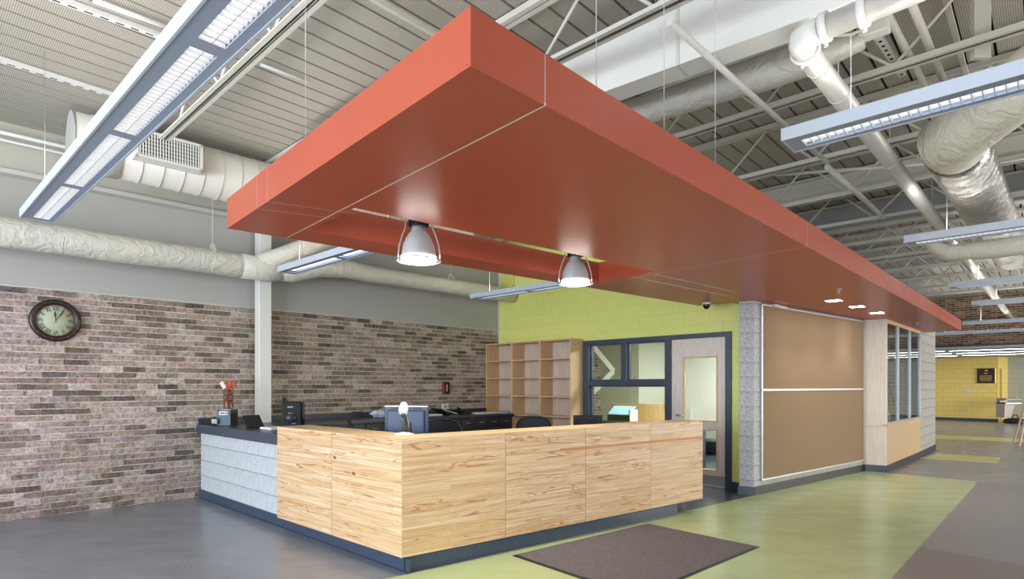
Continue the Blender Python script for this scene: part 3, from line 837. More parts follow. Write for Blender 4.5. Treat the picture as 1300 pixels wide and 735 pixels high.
# ------------------------------------------------------------------ pendant linear lights
def pendant(label, p0, d, L_, sections, w=0.25, h=0.075, louv=True, up='uplens'):
    """p0: middle of one end of the underside; d: direction of its length"""
    a = math.atan2(d.y, d.x)
    t = thing('pendant_light', label, 'light', p0, a, group='suspended linear lights')
    MB().box(0, L_, -w/2, -w/2+0.012, 0, h).build('side_plate', M['bluegrey'], t)
    MB().box(0, L_, w/2-0.012, w/2, 0, h).build('side_plate', M['bluegrey'], t)
    MB().box(0, L_, -w/2+0.012, w/2-0.012, h-0.015, h).build('top_plate', M['bluegrey2'], t)
    for x in (0, L_-0.01): MB().box(x, x+0.01, -w/2+0.012, w/2-0.012, 0, h).build('end_plate', M['bluegrey'], t)
    lw = w*0.46; yo = w*0.05
    sl = L_/sections
    g = 0.09
    fm = MB()
    fm.box(0, L_, -w/2+0.012, yo-lw/2, 0.004, 0.01); fm.box(0, L_, yo+lw/2, w/2-0.012, 0.004, 0.01)
    fm.build('bottom_frame', M['bluegrey2'], t)
    cb = MB().box(0, g, yo-lw/2, yo+lw/2, 0.004, 0.01).mesh('cross_bar', M['bluegrey2'])
    for i in range(sections+1): link('cross_bar', cb, t, (min(max(i*sl-g/2, 0), L_-g), 0, 0))
    for i in range(sections):
        x0, x1 = i*sl+g/2 + (g/2 if i == 0 else 0), (i+1)*sl-g/2 - (g/2 if i == sections-1 else 0)
        lens = MB().box(x0, x1, yo-lw/2, yo+lw/2, 0.030, 0.034).build('lens', M['lens'], t)
        if louv:
            lm = MB(); n = max(4, int((x1-x0)/0.045))
            for j in range(n+1):
                xx = x0 + (x1-x0)*j/n
                lm.box(xx-0.002, xx+0.002, yo-lw/2, yo+lw/2, 0.004, 0.026)
            lm.box(x0, x1, yo-0.002, yo+0.002, 0.004, 0.026)
            lm.build('louver', M['louver'], lens)
    MB().box(0.05, L_-0.05, -w*0.3, w*0.3, h, h+0.004).build('added_upglow', M[up], t)  # added glowing strip, unseen from below, lights the deck
    zt = DECK - p0[2]
    for x in (0.35, L_-0.35):
        MB().tube([(x, 0, h), (x, 0, zt)], 0.0022, 5).build('suspension_wire', M['alum'], t)
    return t
ZL = 3.0
e0 = (at_z(27, 276, ZL) + at_z(67, 284, ZL))/2
n0 = at_z(318, 0, ZL)
dl0 = (n0-e0).normalized()
pendant('long blue grey pendant light hanging in front of the brick wall', e0, dl0, 5.3, 4, w=0.25)
RL = [(1000, 187, 2.9, 2, 'blue grey pendant light beside the silver pipe elbow'),
      (1150, 311, 3.2, 2, 'blue grey pendant light below the foil wrapped duct'),
      (1205, 366, 3.6, 3, 'blue grey pendant light beside the canopy fascia joints'),
      (1234, 388, 3.6, 3, 'blue grey pendant light with ceiling tiles behind it'),
      (1222, 412.5, 4.6, 3, 'blue grey pendant light hanging beside the canopy tip before far brick'),
      (1182, 426, 5.4, 3, 'blue grey pendant light nearest the far brick header')]
for px, py, L_, n, lab in RL:
    pendant(lab, at_z(px, py, ZL), -EL, L_, n, w=0.25, louv=(py < 330), up='uplens' if py < 330 else 'far_upglow')
for px, py, L_, lab in ((364, 347, 2.6, 'blue grey pendant light over the white post partly behind the canopy'), (603, 380, 2.4, 'blue grey pendant light over the bookcase partly behind the canopy')):
    z_ = 2.96
    pendant(lab, at_z(px, py, z_), -EL, L_, 2, w=0.24, louv=False)

# ------------------------------------------------------------------ ducts along the brick wall
def pl(px, off, z):
    x = fW.x_px(px, -off); return fW.w(x, -off, z)
# spiral duct with cap and diffuser
off = 1.15; zc = 4.02; rad = 0.285
t = fthing(fW, 'spiral_duct', 'beige spiral duct with end cap and grille box below the deck', 'duct', fW.x_px(88, -off), -off, zc)
L_ = 5.2
MB().tube([(0.02, 0, 0), (L_, 0, 0)], rad, 32).build('duct_tube', M['duct'], t)
MB().tube([(0, 0, 0), (0.02, 0, 0)], rad+0.003, 32).build('end_cap', M['upper'], t)
MB().tube([(0.17, 0, 0), (0.42, 0, 0)], rad+0.012, 32).build('end_collar', M['duct'], t)
rib = MB().ring((0, 0, 0), rad+0.001, 0.007, 36, 6, 'x').mesh('spiral_seam', M['duct'])
for i in range(int((L_-0.6)/0.2)): link('spiral_seam', rib, t, (0.6+i*0.2, 0, 0))
# diffuser box on the viewer side
bx0 = fW.x_px(170, -off-0.35) - fW.x_px(88, -off); bx1 = fW.x_px(257, -off-0.40) - fW.x_px(88, -off)
bx1 = max(bx1, bx0+0.6)
bz0, bz1, by = -0.14, 0.15, -0.42
db = MB().box(bx0, bx1, by+0.02, -0.15, bz0, bz1).build('diffuser_box', M['white'], t)
mm = MB()
mm.box(bx0, bx1, by, by+0.02, bz0, bz0+0.025); mm.box(bx0, bx1, by, by+0.02, bz1-0.025, bz1)
mm.box(bx0, bx0+0.03, by, by+0.02, bz0, bz1); mm.box(bx1-0.03, bx1, by, by+0.02, bz0, bz1)
mm.build('diffuser_frame', M['white'], db)
MB().box(bx0+0.03, bx1-0.03, by+0.016, by+0.02, bz0+0.025, bz1-0.025).build('diffuser_throat', M['black'], db)
n = 22; bl_ = MB().box(-0.006, 0.006, by+0.002, by+0.014, bz0+0.025, bz1-0.025).mesh('blade', M['white'])
for i in range(n): link('blade', bl_, db, (bx0+0.03+(bx1-bx0-0.06)*(i+0.5)/n, 0, 0))
for i in range(6):
    zz = bz0+0.025+(bz1-bz0-0.05)*(i+0.5)/6
    MB().box(bx0+0.03, bx1-0.03, by+0.010, by+0.015, zz-0.003, zz+0.003).build('cross_blade', M['offwhite'], db)
MB().slab((0.30, 0, rad), (0.30, 0, DECK-zc), 0.06, 0.012).build('hanger_strap', M['offwhite'], t)
MB().tube([(3.0, 0, rad), (3.0, 0, DECK-zc)], 0.006, 6).build('hanger_rod', M['offwhite'], t)

# canvas wrapped supply duct with branch
z0 = 3.12; off = 0.42
t = thing('wrapped_duct', 'white canvas wrapped round duct hung along the painted wall', 'duct', fW.w(-2.0, -off, z0), 0)
o_ = Vector(fW.w(-2.0, -off, z0))
P_ = lambda px, o2, z: pl(px, o2, z) - o_
path = [Vector((0, 0, 0))]
xe = fW.x_px(345, -off)
for x in [-1.2 + 0.35*i for i in range(int((xe+1.2)/0.35)+1)]:
    path.append(Vector(fW.w(x, -off, z0 + random.uniform(-0.006, 0.006))) - o_)
rr = [0.158 + random.uniform(-0.007, 0.007) for _ in path]
MB().tube(path, rr, 24).build('main_run', M['canvas'], t)
last = path[-1]
MB().tube([last - Vector((fW.d.x, fW.d.y, 0))*0.25, last + Vector((fW.d.x, fW.d.y, 0))*0.16, last + Vector((fW.d.x, fW.d.y, 0))*0.32 + Vector((0, 0, -0.02))], [0.165, 0.165, 0.12], 24).build('wye_collar', M['canvas'], t)
toc = Vector((fW.n.x, fW.n.y, 0))*-1
br0 = last - Vector((fW.d.x, fW.d.y, 0))*0.10
MB().tube([br0, br0 + Vector((fW.d.x, fW.d.y, 0))*0.42 + toc*0.10 + Vector((0, 0, 0.22)), br0 + Vector((fW.d.x, fW.d.y, 0))*1.2 + toc*0.55 + Vector((0, 0, 0.62))], 0.125, 20).build('upper_branch', M['canvas'], t)
d3 = Vector((fW.d.x, fW.d.y, 0))
c0_ = last + d3*0.10
pts = [c0_, c0_ + d3*0.35 + Vector((0, 0, -0.01)), c0_ + d3*0.75 + Vector((0, 0, 0.13)), c0_ + d3*1.2 + Vector((0, 0, 0.18))]
xx = 1.6
while True:
    p = c0_ + d3*xx + Vector((0, 0, 0.16)); pts.append(p)
    if fW.loc((p.x+o_.x, p.y+o_.y))[0] > fW.L - 0.25: break
    xx += 0.4
MB().tube(pts, [0.13]+[0.135+random.uniform(-0.005, 0.005) for _ in pts[1:]], 20).build('lower_branch', M['canvas'], t)
for px, oo in ((270, off), (572, off), (652, off)):
    h = P_(px, oo, z0 + (0 if px < 400 else 0.16))
    hh = 0.155 if px < 400 else 0.14
    MB().tube([h + Vector((0, 0, hh+0.09)), h + Vector((0, 0, 1.2))], 0.006, 6).build('hanger_rod', M['offwhite'], t)
    hm = MB()
    for s in (-1, 1):
        hm.slab(h + d3*0.0 + toc*(s*0.0) + Vector((0, 0, hh+0.09)), h + toc*(s*0.10) + Vector((0, 0, hh-0.02)), 0.035, 0.008)
    hm.build('hanger_strap', M['white'], t)

# white steel post by the wall
xp = fW.x_px(333, -0.17)
post = fthing(fW, 'steel_post', 'white square steel post standing in front of the brick wall', 'post', xp, -0.20, 0)
MB().cbox(-0.085, 0.085, -0.085, 0.085, 0, 3.70, 0.006).build('shaft', M['white'], post)
MB().box(-0.13, 0.13, -0.13, 0.13, 3.70, 3.73).build('cap_plate', M['white'], post)
MB().box(-0.05, 0.05, -0.05, 0.08, 3.73, 3.83).build('bracket', M['offwhite'], post)

# ------------------------------------------------------------------ services over the right side
# boxed beam
p = at_z(980, 39, 3.75); q = at_z(771, 115, 3.75)
d = (q-p).normalized(); a = math.atan2(d.y, d.x)
t = thing('rectangular_duct', 'pale grey rectangular duct crossing above the canopy', 'duct', p, a)
MB().box(-1.6, 3.2, -0.20, 0.0, 0, 0.42).build('duct_box', M['white'], t)
for x in (-0.9, 0.62, 2.1):
    MB().box(x-0.012, x+0.012, -0.205, 0.005, -0.005, 0.425).build('duct_flange', M['offwhite'], t)
# foil wrapped round duct behind it
p = at_z(1098, 52, 3.9); q = at_z(812, 142, 3.9); d = (q-p).normalized()
t = thing('foil_duct', 'foil wrapped round duct parallel to the rectangular duct', 'duct', p)
pts = [d*(0.32*i) for i in range(13)]
MB().tube(pts, [0.05, 0.12] + [0.125+random.uniform(-0.008, 0.008) for _ in pts[2:]], 20).build('wrapped_tube', foil_mat('grey_foil', (206, 204, 198), 0.25, 0.42, 0.8, 6.0), t)
# silver drain pipe with elbow
zp = 3.60
el = at_z(1011, 50, zp); fa = at_z(1289, 411, zp); up = at_z(1180, -20, zp)
t = thing('silver_pipe', 'long silver pipe turning at a clamped elbow beyond the canopy', 'pipe', el)
dd = (fa-el).normalized(); du = (up-el).normalized()
MB().tube([dd*0.10, dd*((fa-el).length)], 0.068, 20).build('long_run', M['silver'], t)
MB().tube([du*0.12, du*1.6], 0.068, 20).build('short_run', M['silver'], t)
arc = [du*0.14, du*0.07+dd*0.01, du*0.025+dd*0.025, du*0.01+dd*0.07, dd*0.14]
MB().tube(arc, 0.075, 20).build('elbow', M['white'], t)
for v, dv in ((du*0.16, du), (du*0.36, du), (dd*0.17, dd)):
    MB().tube([v-dv*0.02, v+dv*0.02], 0.086, 20).build('coupling', M['white'], t)
    sd = dv.cross(Vector((0, 0, 1)))
    MB().tube([v + Vector((0, 0, -0.075)) - sd*0.02, v + Vector((0, 0, -0.105)) - sd*0.02], 0.012, 8).build('coupling_bolt', M['silver'], t)
for s_ in (0.42, 0.9, 2.6, 5.0, 7.5, 10.0):
    MB().tube([dd*(s_-0.006), dd*(s_+0.006)], 0.072, 20).build('pipe_joint', M['offwhite'], t)
    MB().tube([dd*s_ + Vector((0, 0, 0.06)), dd*s_ + Vector((0, 0, DECK-zp))], 0.004, 5).build('hanger_rod', M['offwhite'], t)
# junction box with conduits and slotted strut
def run(name, lab, cat, pts, r, m='offwhite'):
    o = pts[0]
    o2 = MB().tube([Vector(p_)-o for p_ in pts], r, 12).build(name, M[m], None, loc=o)
    return tag(o2, lab, cat)
jb = at_z(1110, 38, 3.95)
t = thing('junction_box', 'white junction box next to the silver pipe elbow', 'box', jb, math.atan2(EL.y, EL.x))
MB().cbox(-0.09, 0.09, -0.05, 0.05, -0.04, 0.04, 0.005).build('box_body', M['white'], t)
MB().tube([(-0.05, 0, 0.04), (-0.05, 0, 0.12)], 0.02, 10).build('conduit_stub', M['white'], t)
MB().tube([(0.02, 0, 0.04), (0.02, 0, 0.12)], 0.014, 10).build('conduit_stub', M['white'], t)
run('conduit', 'white conduit dropping past the junction box', 'conduit', [at_z(1120, 5, 4.0), at_z(1182, 122, 4.0), at_z(1186, 135, 4.0)], 0.024)
run('conduit', 'second white conduit strapped to the joist by the junction box', 'conduit', [at_z(1152, -8, 4.0), at_z(1204, 117, 4.0)], 0.026)
run('flexible_conduit', 'flexible conduit curving from the elbow to the junction box', 'conduit', [at_z(1050, 38, 3.9), at_z(1062, 45, 3.9), at_z(1080, 44, 3.92), at_z(1096, 37, 3.95)], 0.012)
t0_, t1_ = at_z(1112, 44, 4.02), at_z(1146, 97, 4.02)
t = thing('slotted_strut', 'white slotted strut hanging beside the junction box', 'strut', t0_, math.atan2((t1_-t0_).y, (t1_-t0_).x))
Ls = (t1_-t0_).length
MB().box(0, Ls, -0.025, 0.025, 0, 0.03).build('strut_body', M['white'], t)
sl_ = MB().box(-0.012, 0.012, -0.010, 0.010, -0.002, 0.002).mesh('slot', M['deckdark'])
for i in range(10): link('slot', sl_, t, (Ls*(i+0.5)/10, 0, 0))
run('vent_pipe', 'tapering white pipe running from the deck past the joist web', 'pipe', [at_z(850, 28, 3.69), at_z(978, 142, 3.69), at_z(1050, 206, 3.69)], 0.022)
run('sprinkler_pipe', 'white sprinkler pipe with brass head below the joists', 'pipe', [at_z(1050, 212, 3.83), at_z(1088, 245, 3.83), at_z(1122, 276, 3.83)], 0.03)
run('wall_pipe', 'thin grey pipe above the pendant light row', 'pipe', [at_z(985, 222, 3.9), at_z(1120, 212, 3.9), at_z(1200, 206, 3.9)], 0.018)
st = tag(MB().box(-0.06, 0.06, -0.02, 0.02, 0, 0.55).build('steel_hanger', M['offwhite'], None, loc=at_z(1245, 75, 3.85)), 'flat white steel hanger dropping from the deck to a joist', 'hanger')

# big wrapped duct with elbow
zc = 3.58
e1 = at_z(1207, 178, zc); far_ = at_z(1302, 356, zc)
dd = (far_-e1).normalized()
t = thing('large_duct', 'large foil wrapped duct bending down behind the pendant light', 'duct', e1)
pts = [dd*s_ for s_ in (0.12, 0.35, 0.7, 1.0, 1.4, 1.8, 2.2, 2.6, 3.0, 3.5, 4.0, 4.6, 5.3, 6.0)]
MB().tube(pts, [0.238+random.uniform(-0.008, 0.008) for _ in pts], 28).build('long_leg', M['foil'], t)
ri = at_d(1330, 85, 4.10) - e1
MB().tube([dd*0.25, Vector((0, 0, 0)), ri*0.18, ri*0.6, ri*1.3], [0.234, 0.247, 0.238, 0.23, 0.23], 28).build('rising_leg', M['canvas'], t)
p = at_z(1185, 322, 3.20)
t = thing('wrapped_elbow', 'grey wrapped branch duct with bent elbow under the large duct', 'duct', p)
MB().tube([Vector(v_)*0.83 for v_ in ((0.05, 0.4, 0.33), (0, 0.08, 0.27), (0.02, 0.0, 0.10), (0.18, -0.06, 0.0), (0.7, -0.35, 0.0), (1.6, -1.1, 0.02))], [0.075, 0.075, 0.075, 0.1, 0.12, 0.12], 18).build('wrapped_tube', M['canvas'], t)
# ------------------------------------------------------------------ lamps in the canopy slot
def bell(label, px, py, d):
    c = at_d(px, py, d)
    t = thing('bell_pendant', label, 'lamp', c, 0.3, group='bell lamps in the canopy slot')
    k = 0.138
    MB().lathe([(k, 0.0), (k*0.97, 0.03), (k*0.95, 0.05), (k*0.92, 0.075), (k*0.86, 0.12), (k*0.74, 0.16), (k*0.58, 0.20), (k*0.43, 0.222), (k*0.39, 0.235), (k*0.39, 0.275)], 32).build('shade', mat('frosted_shade', (196, 198, 204), rough=0.32, metal=0.25), t)
    MB().lathe([(k*0.96, -0.008), (k*1.0, 0.0), (k*1.0, 0.028)], 32).build('lit_lens', M['lamp'], t)
    hm = MB().lathe([(k*0.50, 0.262), (k*0.52, 0.27), (k*0.52, 0.325), (k*0.48, 0.335)], 24)
    for i in range(14):
        a = 2*PI*i/14
        hm.slab((k*0.52*math.cos(a), k*0.52*math.sin(a), 0.265), (k*0.52*math.cos(a), k*0.52*math.sin(a), 0.33), 0.012, 0.012)
    hm.build('lamp_holder', M['black'], t)
    MB().ring((0, 0, 0.0), k*1.25, 0.006, 36, 8).build('rim_ring', M['alum'], t)
    for i in range(3):
        a = (-0.3+0.12, PI-0.3-0.12, PI/2-0.3)[i]
        f = lambda r, z: (r*math.cos(a), r*math.sin(a), z)
        MB().tube([f(k*1.20, 0.0), f(k*1.17, 0.06), f(k*1.12, 0.12), f(k*0.95, 0.20), f(k*0.76, 0.26), f(k*0.74, 0.31), f(k*0.74, 0.36)], 0.0065, 8).build('cage_arm', M['alum'], t)
        MB().tube([f(k*0.98, 0.004), f(k*1.25, 0.0)], 0.004, 6).build('rim_clip', M['alum'], t)
    MB().tube([(0, 0, 0.33), (0, 0, SOT-0.035-c.z)], 0.011, 10).build('stem', M['alum'], t)
    l = bpy.data.lights.new('bell_bulb', 'SPOT'); l.energy = 62; l.spot_size = 2.4; l.spot_blend = 0.8; l.shadow_soft_size = 0.1; l.color = (1, 0.93, 0.82)
    lo = bpy.data.objects.new('bell_bulb', l); COL.objects.link(lo); lo.parent = t; lo.location = (0, 0, -0.03)
    return t
bell('frosted bell lamp hanging in the canopy slot over the monitor', 531.5, 331, 4.45)
bell('frosted bell lamp hanging in the canopy slot toward the office door', 730.5, 360, 5.65)
# track that carries the lamps, inside the slot
ra = at_d(531.5, 331, 4.45); rb_ = at_d(730.5, 360, 5.65); rd = (rb_-ra); rd.z = 0; rd.normalize()
r0_ = on_line(Vector((ra.x, ra.y, 0)), rd, oLF, oLB); r1_ = on_line(Vector((ra.x, ra.y, 0)), rd, oRF, oRB)
MB().slab((r0_.x-pF.x, r0_.y-pF.y, 0.20), (r1_.x-pF.x, r1_.y-pF.y, 0.20), 0.04, 0.03).build('lamp_rail', M['offwhite'], can)

# recessed downlights, sprinklers and camera dome on the underside
for px, py, lab in ((1058.5, 381.5, 'recessed square downlight in the canopy nearest the tackboard corner'), (1088, 389, 'recessed square downlight between two others in the canopy'), (1113, 397, 'recessed square downlight in the canopy above the display case')):
    c = at_z(px, py, SOF)
    t = thing('downlight', lab, 'downlight', c, fF.a, group='downlights in the canopy')
    m = MB()
    for a in ((-0.10, 0.10, -0.10, -0.085), (-0.10, 0.10, 0.085, 0.10), (-0.10, -0.085, -0.085, 0.085), (0.085, 0.10, -0.085, 0.085)):
        m.box(a[0], a[1], a[2], a[3], -0.006, 0.0)
    m.build('trim_ring', M['white'], t)
    MB().box(-0.085, 0.085, -0.085, 0.085, -0.004, 0.0).build('lit_lens', M['down'], t)
    l = bpy.data.lights.new('downlight_bulb', 'SPOT'); l.energy = 16; l.spot_size = 1.9; l.spot_blend = 0.6; l.shadow_soft_size = 0.06; l.color = (1, 0.95, 0.88)
    lo = bpy.data.objects.new('downlight_bulb', l); COL.objects.link(lo); lo.parent = t; lo.location = (0, 0, -0.02)
for px, py, lab in ((1064.5, 367, 'chrome sprinkler head under the canopy beside the downlights'), (1164, 409.5, 'chrome sprinkler head under the canopy near the block pier')):
    c = at_z(px, py, SOF)
    t = thing('fire_sprinkler', lab, 'sprinkler', c)
    MB().lathe([(0.0, -0.012), (0.03, -0.010), (0.038, 0.0)], 16).build('escutcheon', M['alum'], t)
    m = MB().tube([(0, 0, -0.01), (0, 0, -0.05)], 0.008, 8); m.build('frame', M['alum'], t)
    MB().lathe([(0.0, -0.055), (0.022, -0.054), (0.022, -0.050), (0.0, -0.049)], 12).build('deflector', M['alum'], t)
c = at_z(897, 384, SOF)
t = thing('camera_dome', 'small black dome camera under the canopy by the lime wall', 'camera', c)
MB().lathe([(0.055, 0.0), (0.06, -0.02), (0.05, -0.03)], 24).build('mount_ring', M['white'], t)
MB().lathe([(0.048, -0.028), (0.05, -0.045), (0.042, -0.07), (0.024, -0.088), (0.0, -0.094)], 24).build('dome', mat('smoked_dome', (16, 16, 20), rough=0.08), t)
# hanging wires of the canopy
for px, py, lab in ((384, 180, 'thin wire holding up the left side of the canopy'), (757, 90, 'thin wire holding up the canopy beside the rectangular duct'), (561, 25, 'thin wire holding up the canopy near its front corner'), (840, 150, 'thin wire holding up the canopy beside the foil duct')):
    pass
def wire(px, yb, lab):
    # stands on the top of the canopy just inside its edge
    p = at_z(px, yb, SOT)
    o = MB().tube([(0, 0, 0), (0, 0, DECK-SOT)], 0.0022, 6).build('suspension_wire', M['offwhite'], None, loc=p)
    tag(o, lab, 'wire', 'canopy suspension wires')
wire(388, 196, 'thin wire holding up the short fascia side of the canopy')
wire(757, 112, 'thin wire holding up the long fascia side of the canopy above its first joint')
wire(843, 168, 'thin wire holding up the long fascia side of the canopy beside the foil duct')
wire(908, 208, 'thin wire holding up the long fascia side of the canopy under the joists')

# ------------------------------------------------------------------ reception counter
WT, WB, DT = 1.078, 0.142, 0.985
rc = thing('reception_counter', 'L shaped reception counter clad in pine staves with a dark blue plinth', 'counter', (C0[0], C0[1], 0))
def lc(p): return (p[0]-C0[0], p[1]-C0[1])
def wall_part(fr, name, m, x0, x1, y0, y1, z0, z1, parent, chamfer=0.0, coat=None):
    """a part in its own wall-aligned axes, child of an unrotated thing"""
    mb = MB()
    if chamfer: mb.cbox(0, x1-x0, y0, y1, z0, z1, chamfer)
    else: mb.box(0, x1-x0, y0, y1, z0, z1)
    o = mb.build(name, M[m], parent)
    w_ = fr.w(x0) - Vector(parent.location)
    o.location = (w_.x, w_.y, 0); o.rotation_euler = (0, 0, fr.a)
    return o
xn = [0.0, fN.x_px(642), fN.x_px(743.5), fN.x_px(826), fN.L]
for i in range(4):
    g_ = 0.003
    wall_part(fN, 'front_panel', 'wood', xn[i]+(g_ if i else 0), xn[i+1]-(g_ if i < 3 else 0), 0.0, 0.03, WB, WT, rc)
xl = [0.0, fL.x_px(421), fL.L]
for i in range(2):
    wall_part(fL, 'front_panel', 'wood', xl[i]+(0.003 if i else 0), xl[i+1]-(0.003 if i == 0 else 0), 0.0, 0.03, WB, WT, rc)
# patch plugs and one long dark stave in the timber
plug = mat('plug_wood', (150, 84, 56), rough=0.4); darkst = veneer('dark_stave', (204, 146, 84), (184, 124, 66), horiz=True)
for px, py in ((425, 580.5), (449, 601)):
    x_ = fL.x_px(px); z_ = CAMZ + (HY-py)/FX*fL.w(x_).y
    o = MB().add([(-0.03, 0, 0.012), (0.012, 0, 0.012), (0.03, 0, -0.012), (-0.012, 0, -0.016), (-0.03, 0.004, 0.012), (0.012, 0.004, 0.012), (0.03, 0.004, -0.012), (-0.012, 0.004, -0.016)],
                 [(0, 1, 2, 3), (7, 6, 5, 4), (0, 4, 5, 1), (1, 5, 6, 2), (2, 6, 7, 3), (3, 7, 4, 0)]).build('patch_plug', plug, rc)
    w_ = fL.w(x_, -0.0006, z_) - Vector(rc.location); o.location = w_; o.rotation_euler = (0, 0, fL.a)
for a_, e_ in ((fN.x_px(711), xn[2]-0.003), (xn[2]+0.003, xn[3]-0.003), (xn[3]+0.003, fN.L-0.001)):
    o = MB().box(0, e_-a_, -0.0005, 0.004, 0.866, 0.896).build('dark_stave', darkst, rc)
    w_ = fN.w(a_) - Vector(rc.location); o.location = (w_.x, w_.y, 0); o.rotation_euler = (0, 0, fN.a)
# ledge on top
def isect(p, d, q, e):
    den = d.x*e.y - d.y*e.x
    t = ((q.x-p.x)*e.y - (q.y-p.y)*e.x)/den
    return p + d*t
LW = 0.36
pin = isect(fL.p0 + fL.n*LW, fL.d, fN.p0 + fN.n*LW, fN.d)
c0v = Vector(C0)
for nm, poly, fr in (('ledge', [fL.p0, c0v, pin, fL.p0+fL.n*LW], fL), ('ledge', [c0v, fN.p1, fN.p1+fN.n*LW, pin], fN)):
    o = MB().prism([fr.loc(p_) for p_ in poly], WT+0.0005, WT+0.003).build(nm, M['ledge'], rc)
    o.location = (fr.p0.x-C0[0], fr.p0.y-C0[1], 0); o.rotation_euler = (0, 0, fr.a)
    o2 = MB().prism([fr.loc(p_) for p_ in ([fL.p0+fL.n*0.03, c0v+(pin-c0v)*0.09, pin, fL.p0+fL.n*LW] if fr is fL else [c0v+(pin-c0v)*0.09, fN.p1+fN.n*0.03, fN.p1+fN.n*LW, pin])], WT-0.03, WT).build('ledge_core', M['wood'], rc)
    o2.location = o.location; o2.rotation_euler = (0, 0, fr.a)
wall_part(fN, 'end_panel', 'wood', fN.L-0.03, fN.L, 0.03, LW, WB, WT-0.03, rc)
wall_part(fL, 'end_panel', 'wood', 0, 0.03, 0.03, 0.12, WB, WT-0.03, rc)
# block core and plinth
bl0 = fN.x_px(521); 
wall_part(fN, 'block_core', 'cmu', 0.07, fN.L-0.42, 0.07, 0.20, 0.0, WT-0.04, rc)
wall_part(fN, 'plinth', 'base', 0.045, fN.L-0.42, 0.052, 0.068, 0.0, 0.118, rc)
kx = fK.x_px(352)
ck = wall_part(fK, 'block_joints', 'cmumortar', 0.0, fK.L-0.08, 0.006, 0.19, 0.0, 0.872, rc)
wall_part(fK, 'plinth', 'base', -0.02, fK.L+0.004, -0.016, 0.004, 0.0, 0.118, rc)
wall_part(fK, 'plinth_cove', 'base', -0.02, fK.L+0.004, -0.030, -0.012, 0.0, 0.012, rc)
pa = thing('block_holder', None, None)
bpy.data.objects.remove(pa)
cache = {}
for r in range(5):
    za, zb = r*0.203+0.004-0.10, (r+1)*0.203-0.004-0.10
    za = max(za, 0.004); zb = min(zb, 0.870)
    x = -0.25 + (0.203 if r % 2 else 0)
    while x < kx+0.25:
        a_, c_ = max(x+0.004, 0.0), min(x+0.402, kx+0.3)
        if c_-a_ > 0.03 and zb-za > 0.02:
            key = (round(c_-a_, 3), round(zb-za, 3))
            if key not in cache: cache[key] = MB().cbox(0, c_-a_, 0.0, 0.05, 0, zb-za, 0.003).mesh('concrete_block', M['cmu'])
            w_ = fK.w(a_, 0.0, za) - Vector(rc.location)
            o = link('concrete_block', cache[key], rc, w_, fK.a)
        x += 0.406
# rear desk surface inside the counter
dq = [c0v + (pin-c0v)*0.9, fN.p1 + fN.n*0.33 - fN.d*0.3, fN.p1 + fN.n*0.95 - fN.d*0.3, isect(fL.p0+fL.n*0.95, fL.d, fN.p0+fN.n*0.95, fN.d), fL.p0+fL.n*0.95+fL.d*0.2, fL.p0+fL.n*0.33+fL.d*0.2]
MB().prism([lc(p_) for p_ in dq], 0.72, 0.75).build('desk_surface', M['worktop'], rc)
for p_ in (fN.p1 + fN.n*0.85 - fN.d*0.45, fN.p0 + fN.n*0.9 + fN.d*1.9, fN.p0 + fN.n*0.88 + fN.d*0.75):
    l_ = lc(p_)
    MB().box(l_[0]-0.025, l_[0]+0.025, l_[1]-0.025, l_[1]+0.025, 0, 0.72).build('desk_leg', M['greymetal'], rc)

# dark L shaped worktop: over the block wing and along the brick wall
wk = thing('worktop', 'charcoal worktop over the pale block wing and along the brick wall', 'worktop', fK.w(0, 0, 0))
def wl(p): return (p[0]-wk.location.x, p[1]-wk.location.y)
BD = 0.82
wo = 0.03
pA = fK.p0 - fK.n*wo + fK.d*0.02; 
k1 = fK.p0 + fK.d*(kx+0.16) - fK.n*wo
k2 = fK.p0 + fK.d*(kx+0.16) + fK.n*0.62
bin_ = isect(fK.p0 + fK.n*0.62, fK.d, fW.p0 - fW.n*BD, fW.d)
xw1 = fW.x_px(655, -BD)
xw1 = min(xw1, fW.L-0.40)
w1 = fW.p0 + fW.d*xw1 - fW.n*BD
w2 = fW.p0 + fW.d*xw1 - fW.n*0.02
w3 = isect(fK.p0 - fK.n*wo, fK.d, fW.p0 - fW.n*0.02, fW.d)
MB().prism([wl(p_) for p_ in (w3, k1, k2, bin_, w1, w2)], DT-0.035, DT).build('top', M['worktop'], wk)
def edge(p0_, p1_, nm):
    d_ = (p1_-p0_).normalized(); n_ = Vector((-d_.y, d_.x))
    MB().prism([wl(q_) for q_ in (p0_-n_*0.004, p1_-n_*0.004, p1_+n_*0.02, p0_+n_*0.02)], 0.873, DT+0.0005).build(nm, M['greymetal'], wk)
edge(w3, k1, 'front_edge'); 
MB().prism([wl(p_) for p_ in (w1, w2, w2-fW.d*0.02, w1-fW.d*0.02)], DT-0.06, DT).build('end_edge', M['worktop'], wk)
d_ = fW.d
for s0, s1 in ((fW.loc(w3)[0]+0.02, xp-0.12), (xp+0.12, xw1)):
    MB().prism([wl(fW.p0 + fW.d*s_ - fW.n*o2_) for s_, o2_ in ((s0, 0.02), (s1, 0.02), (s1, 0.045), (s0, 0.045))], DT+0.001, DT+0.08).build('backsplash', M['worktop'], wk)

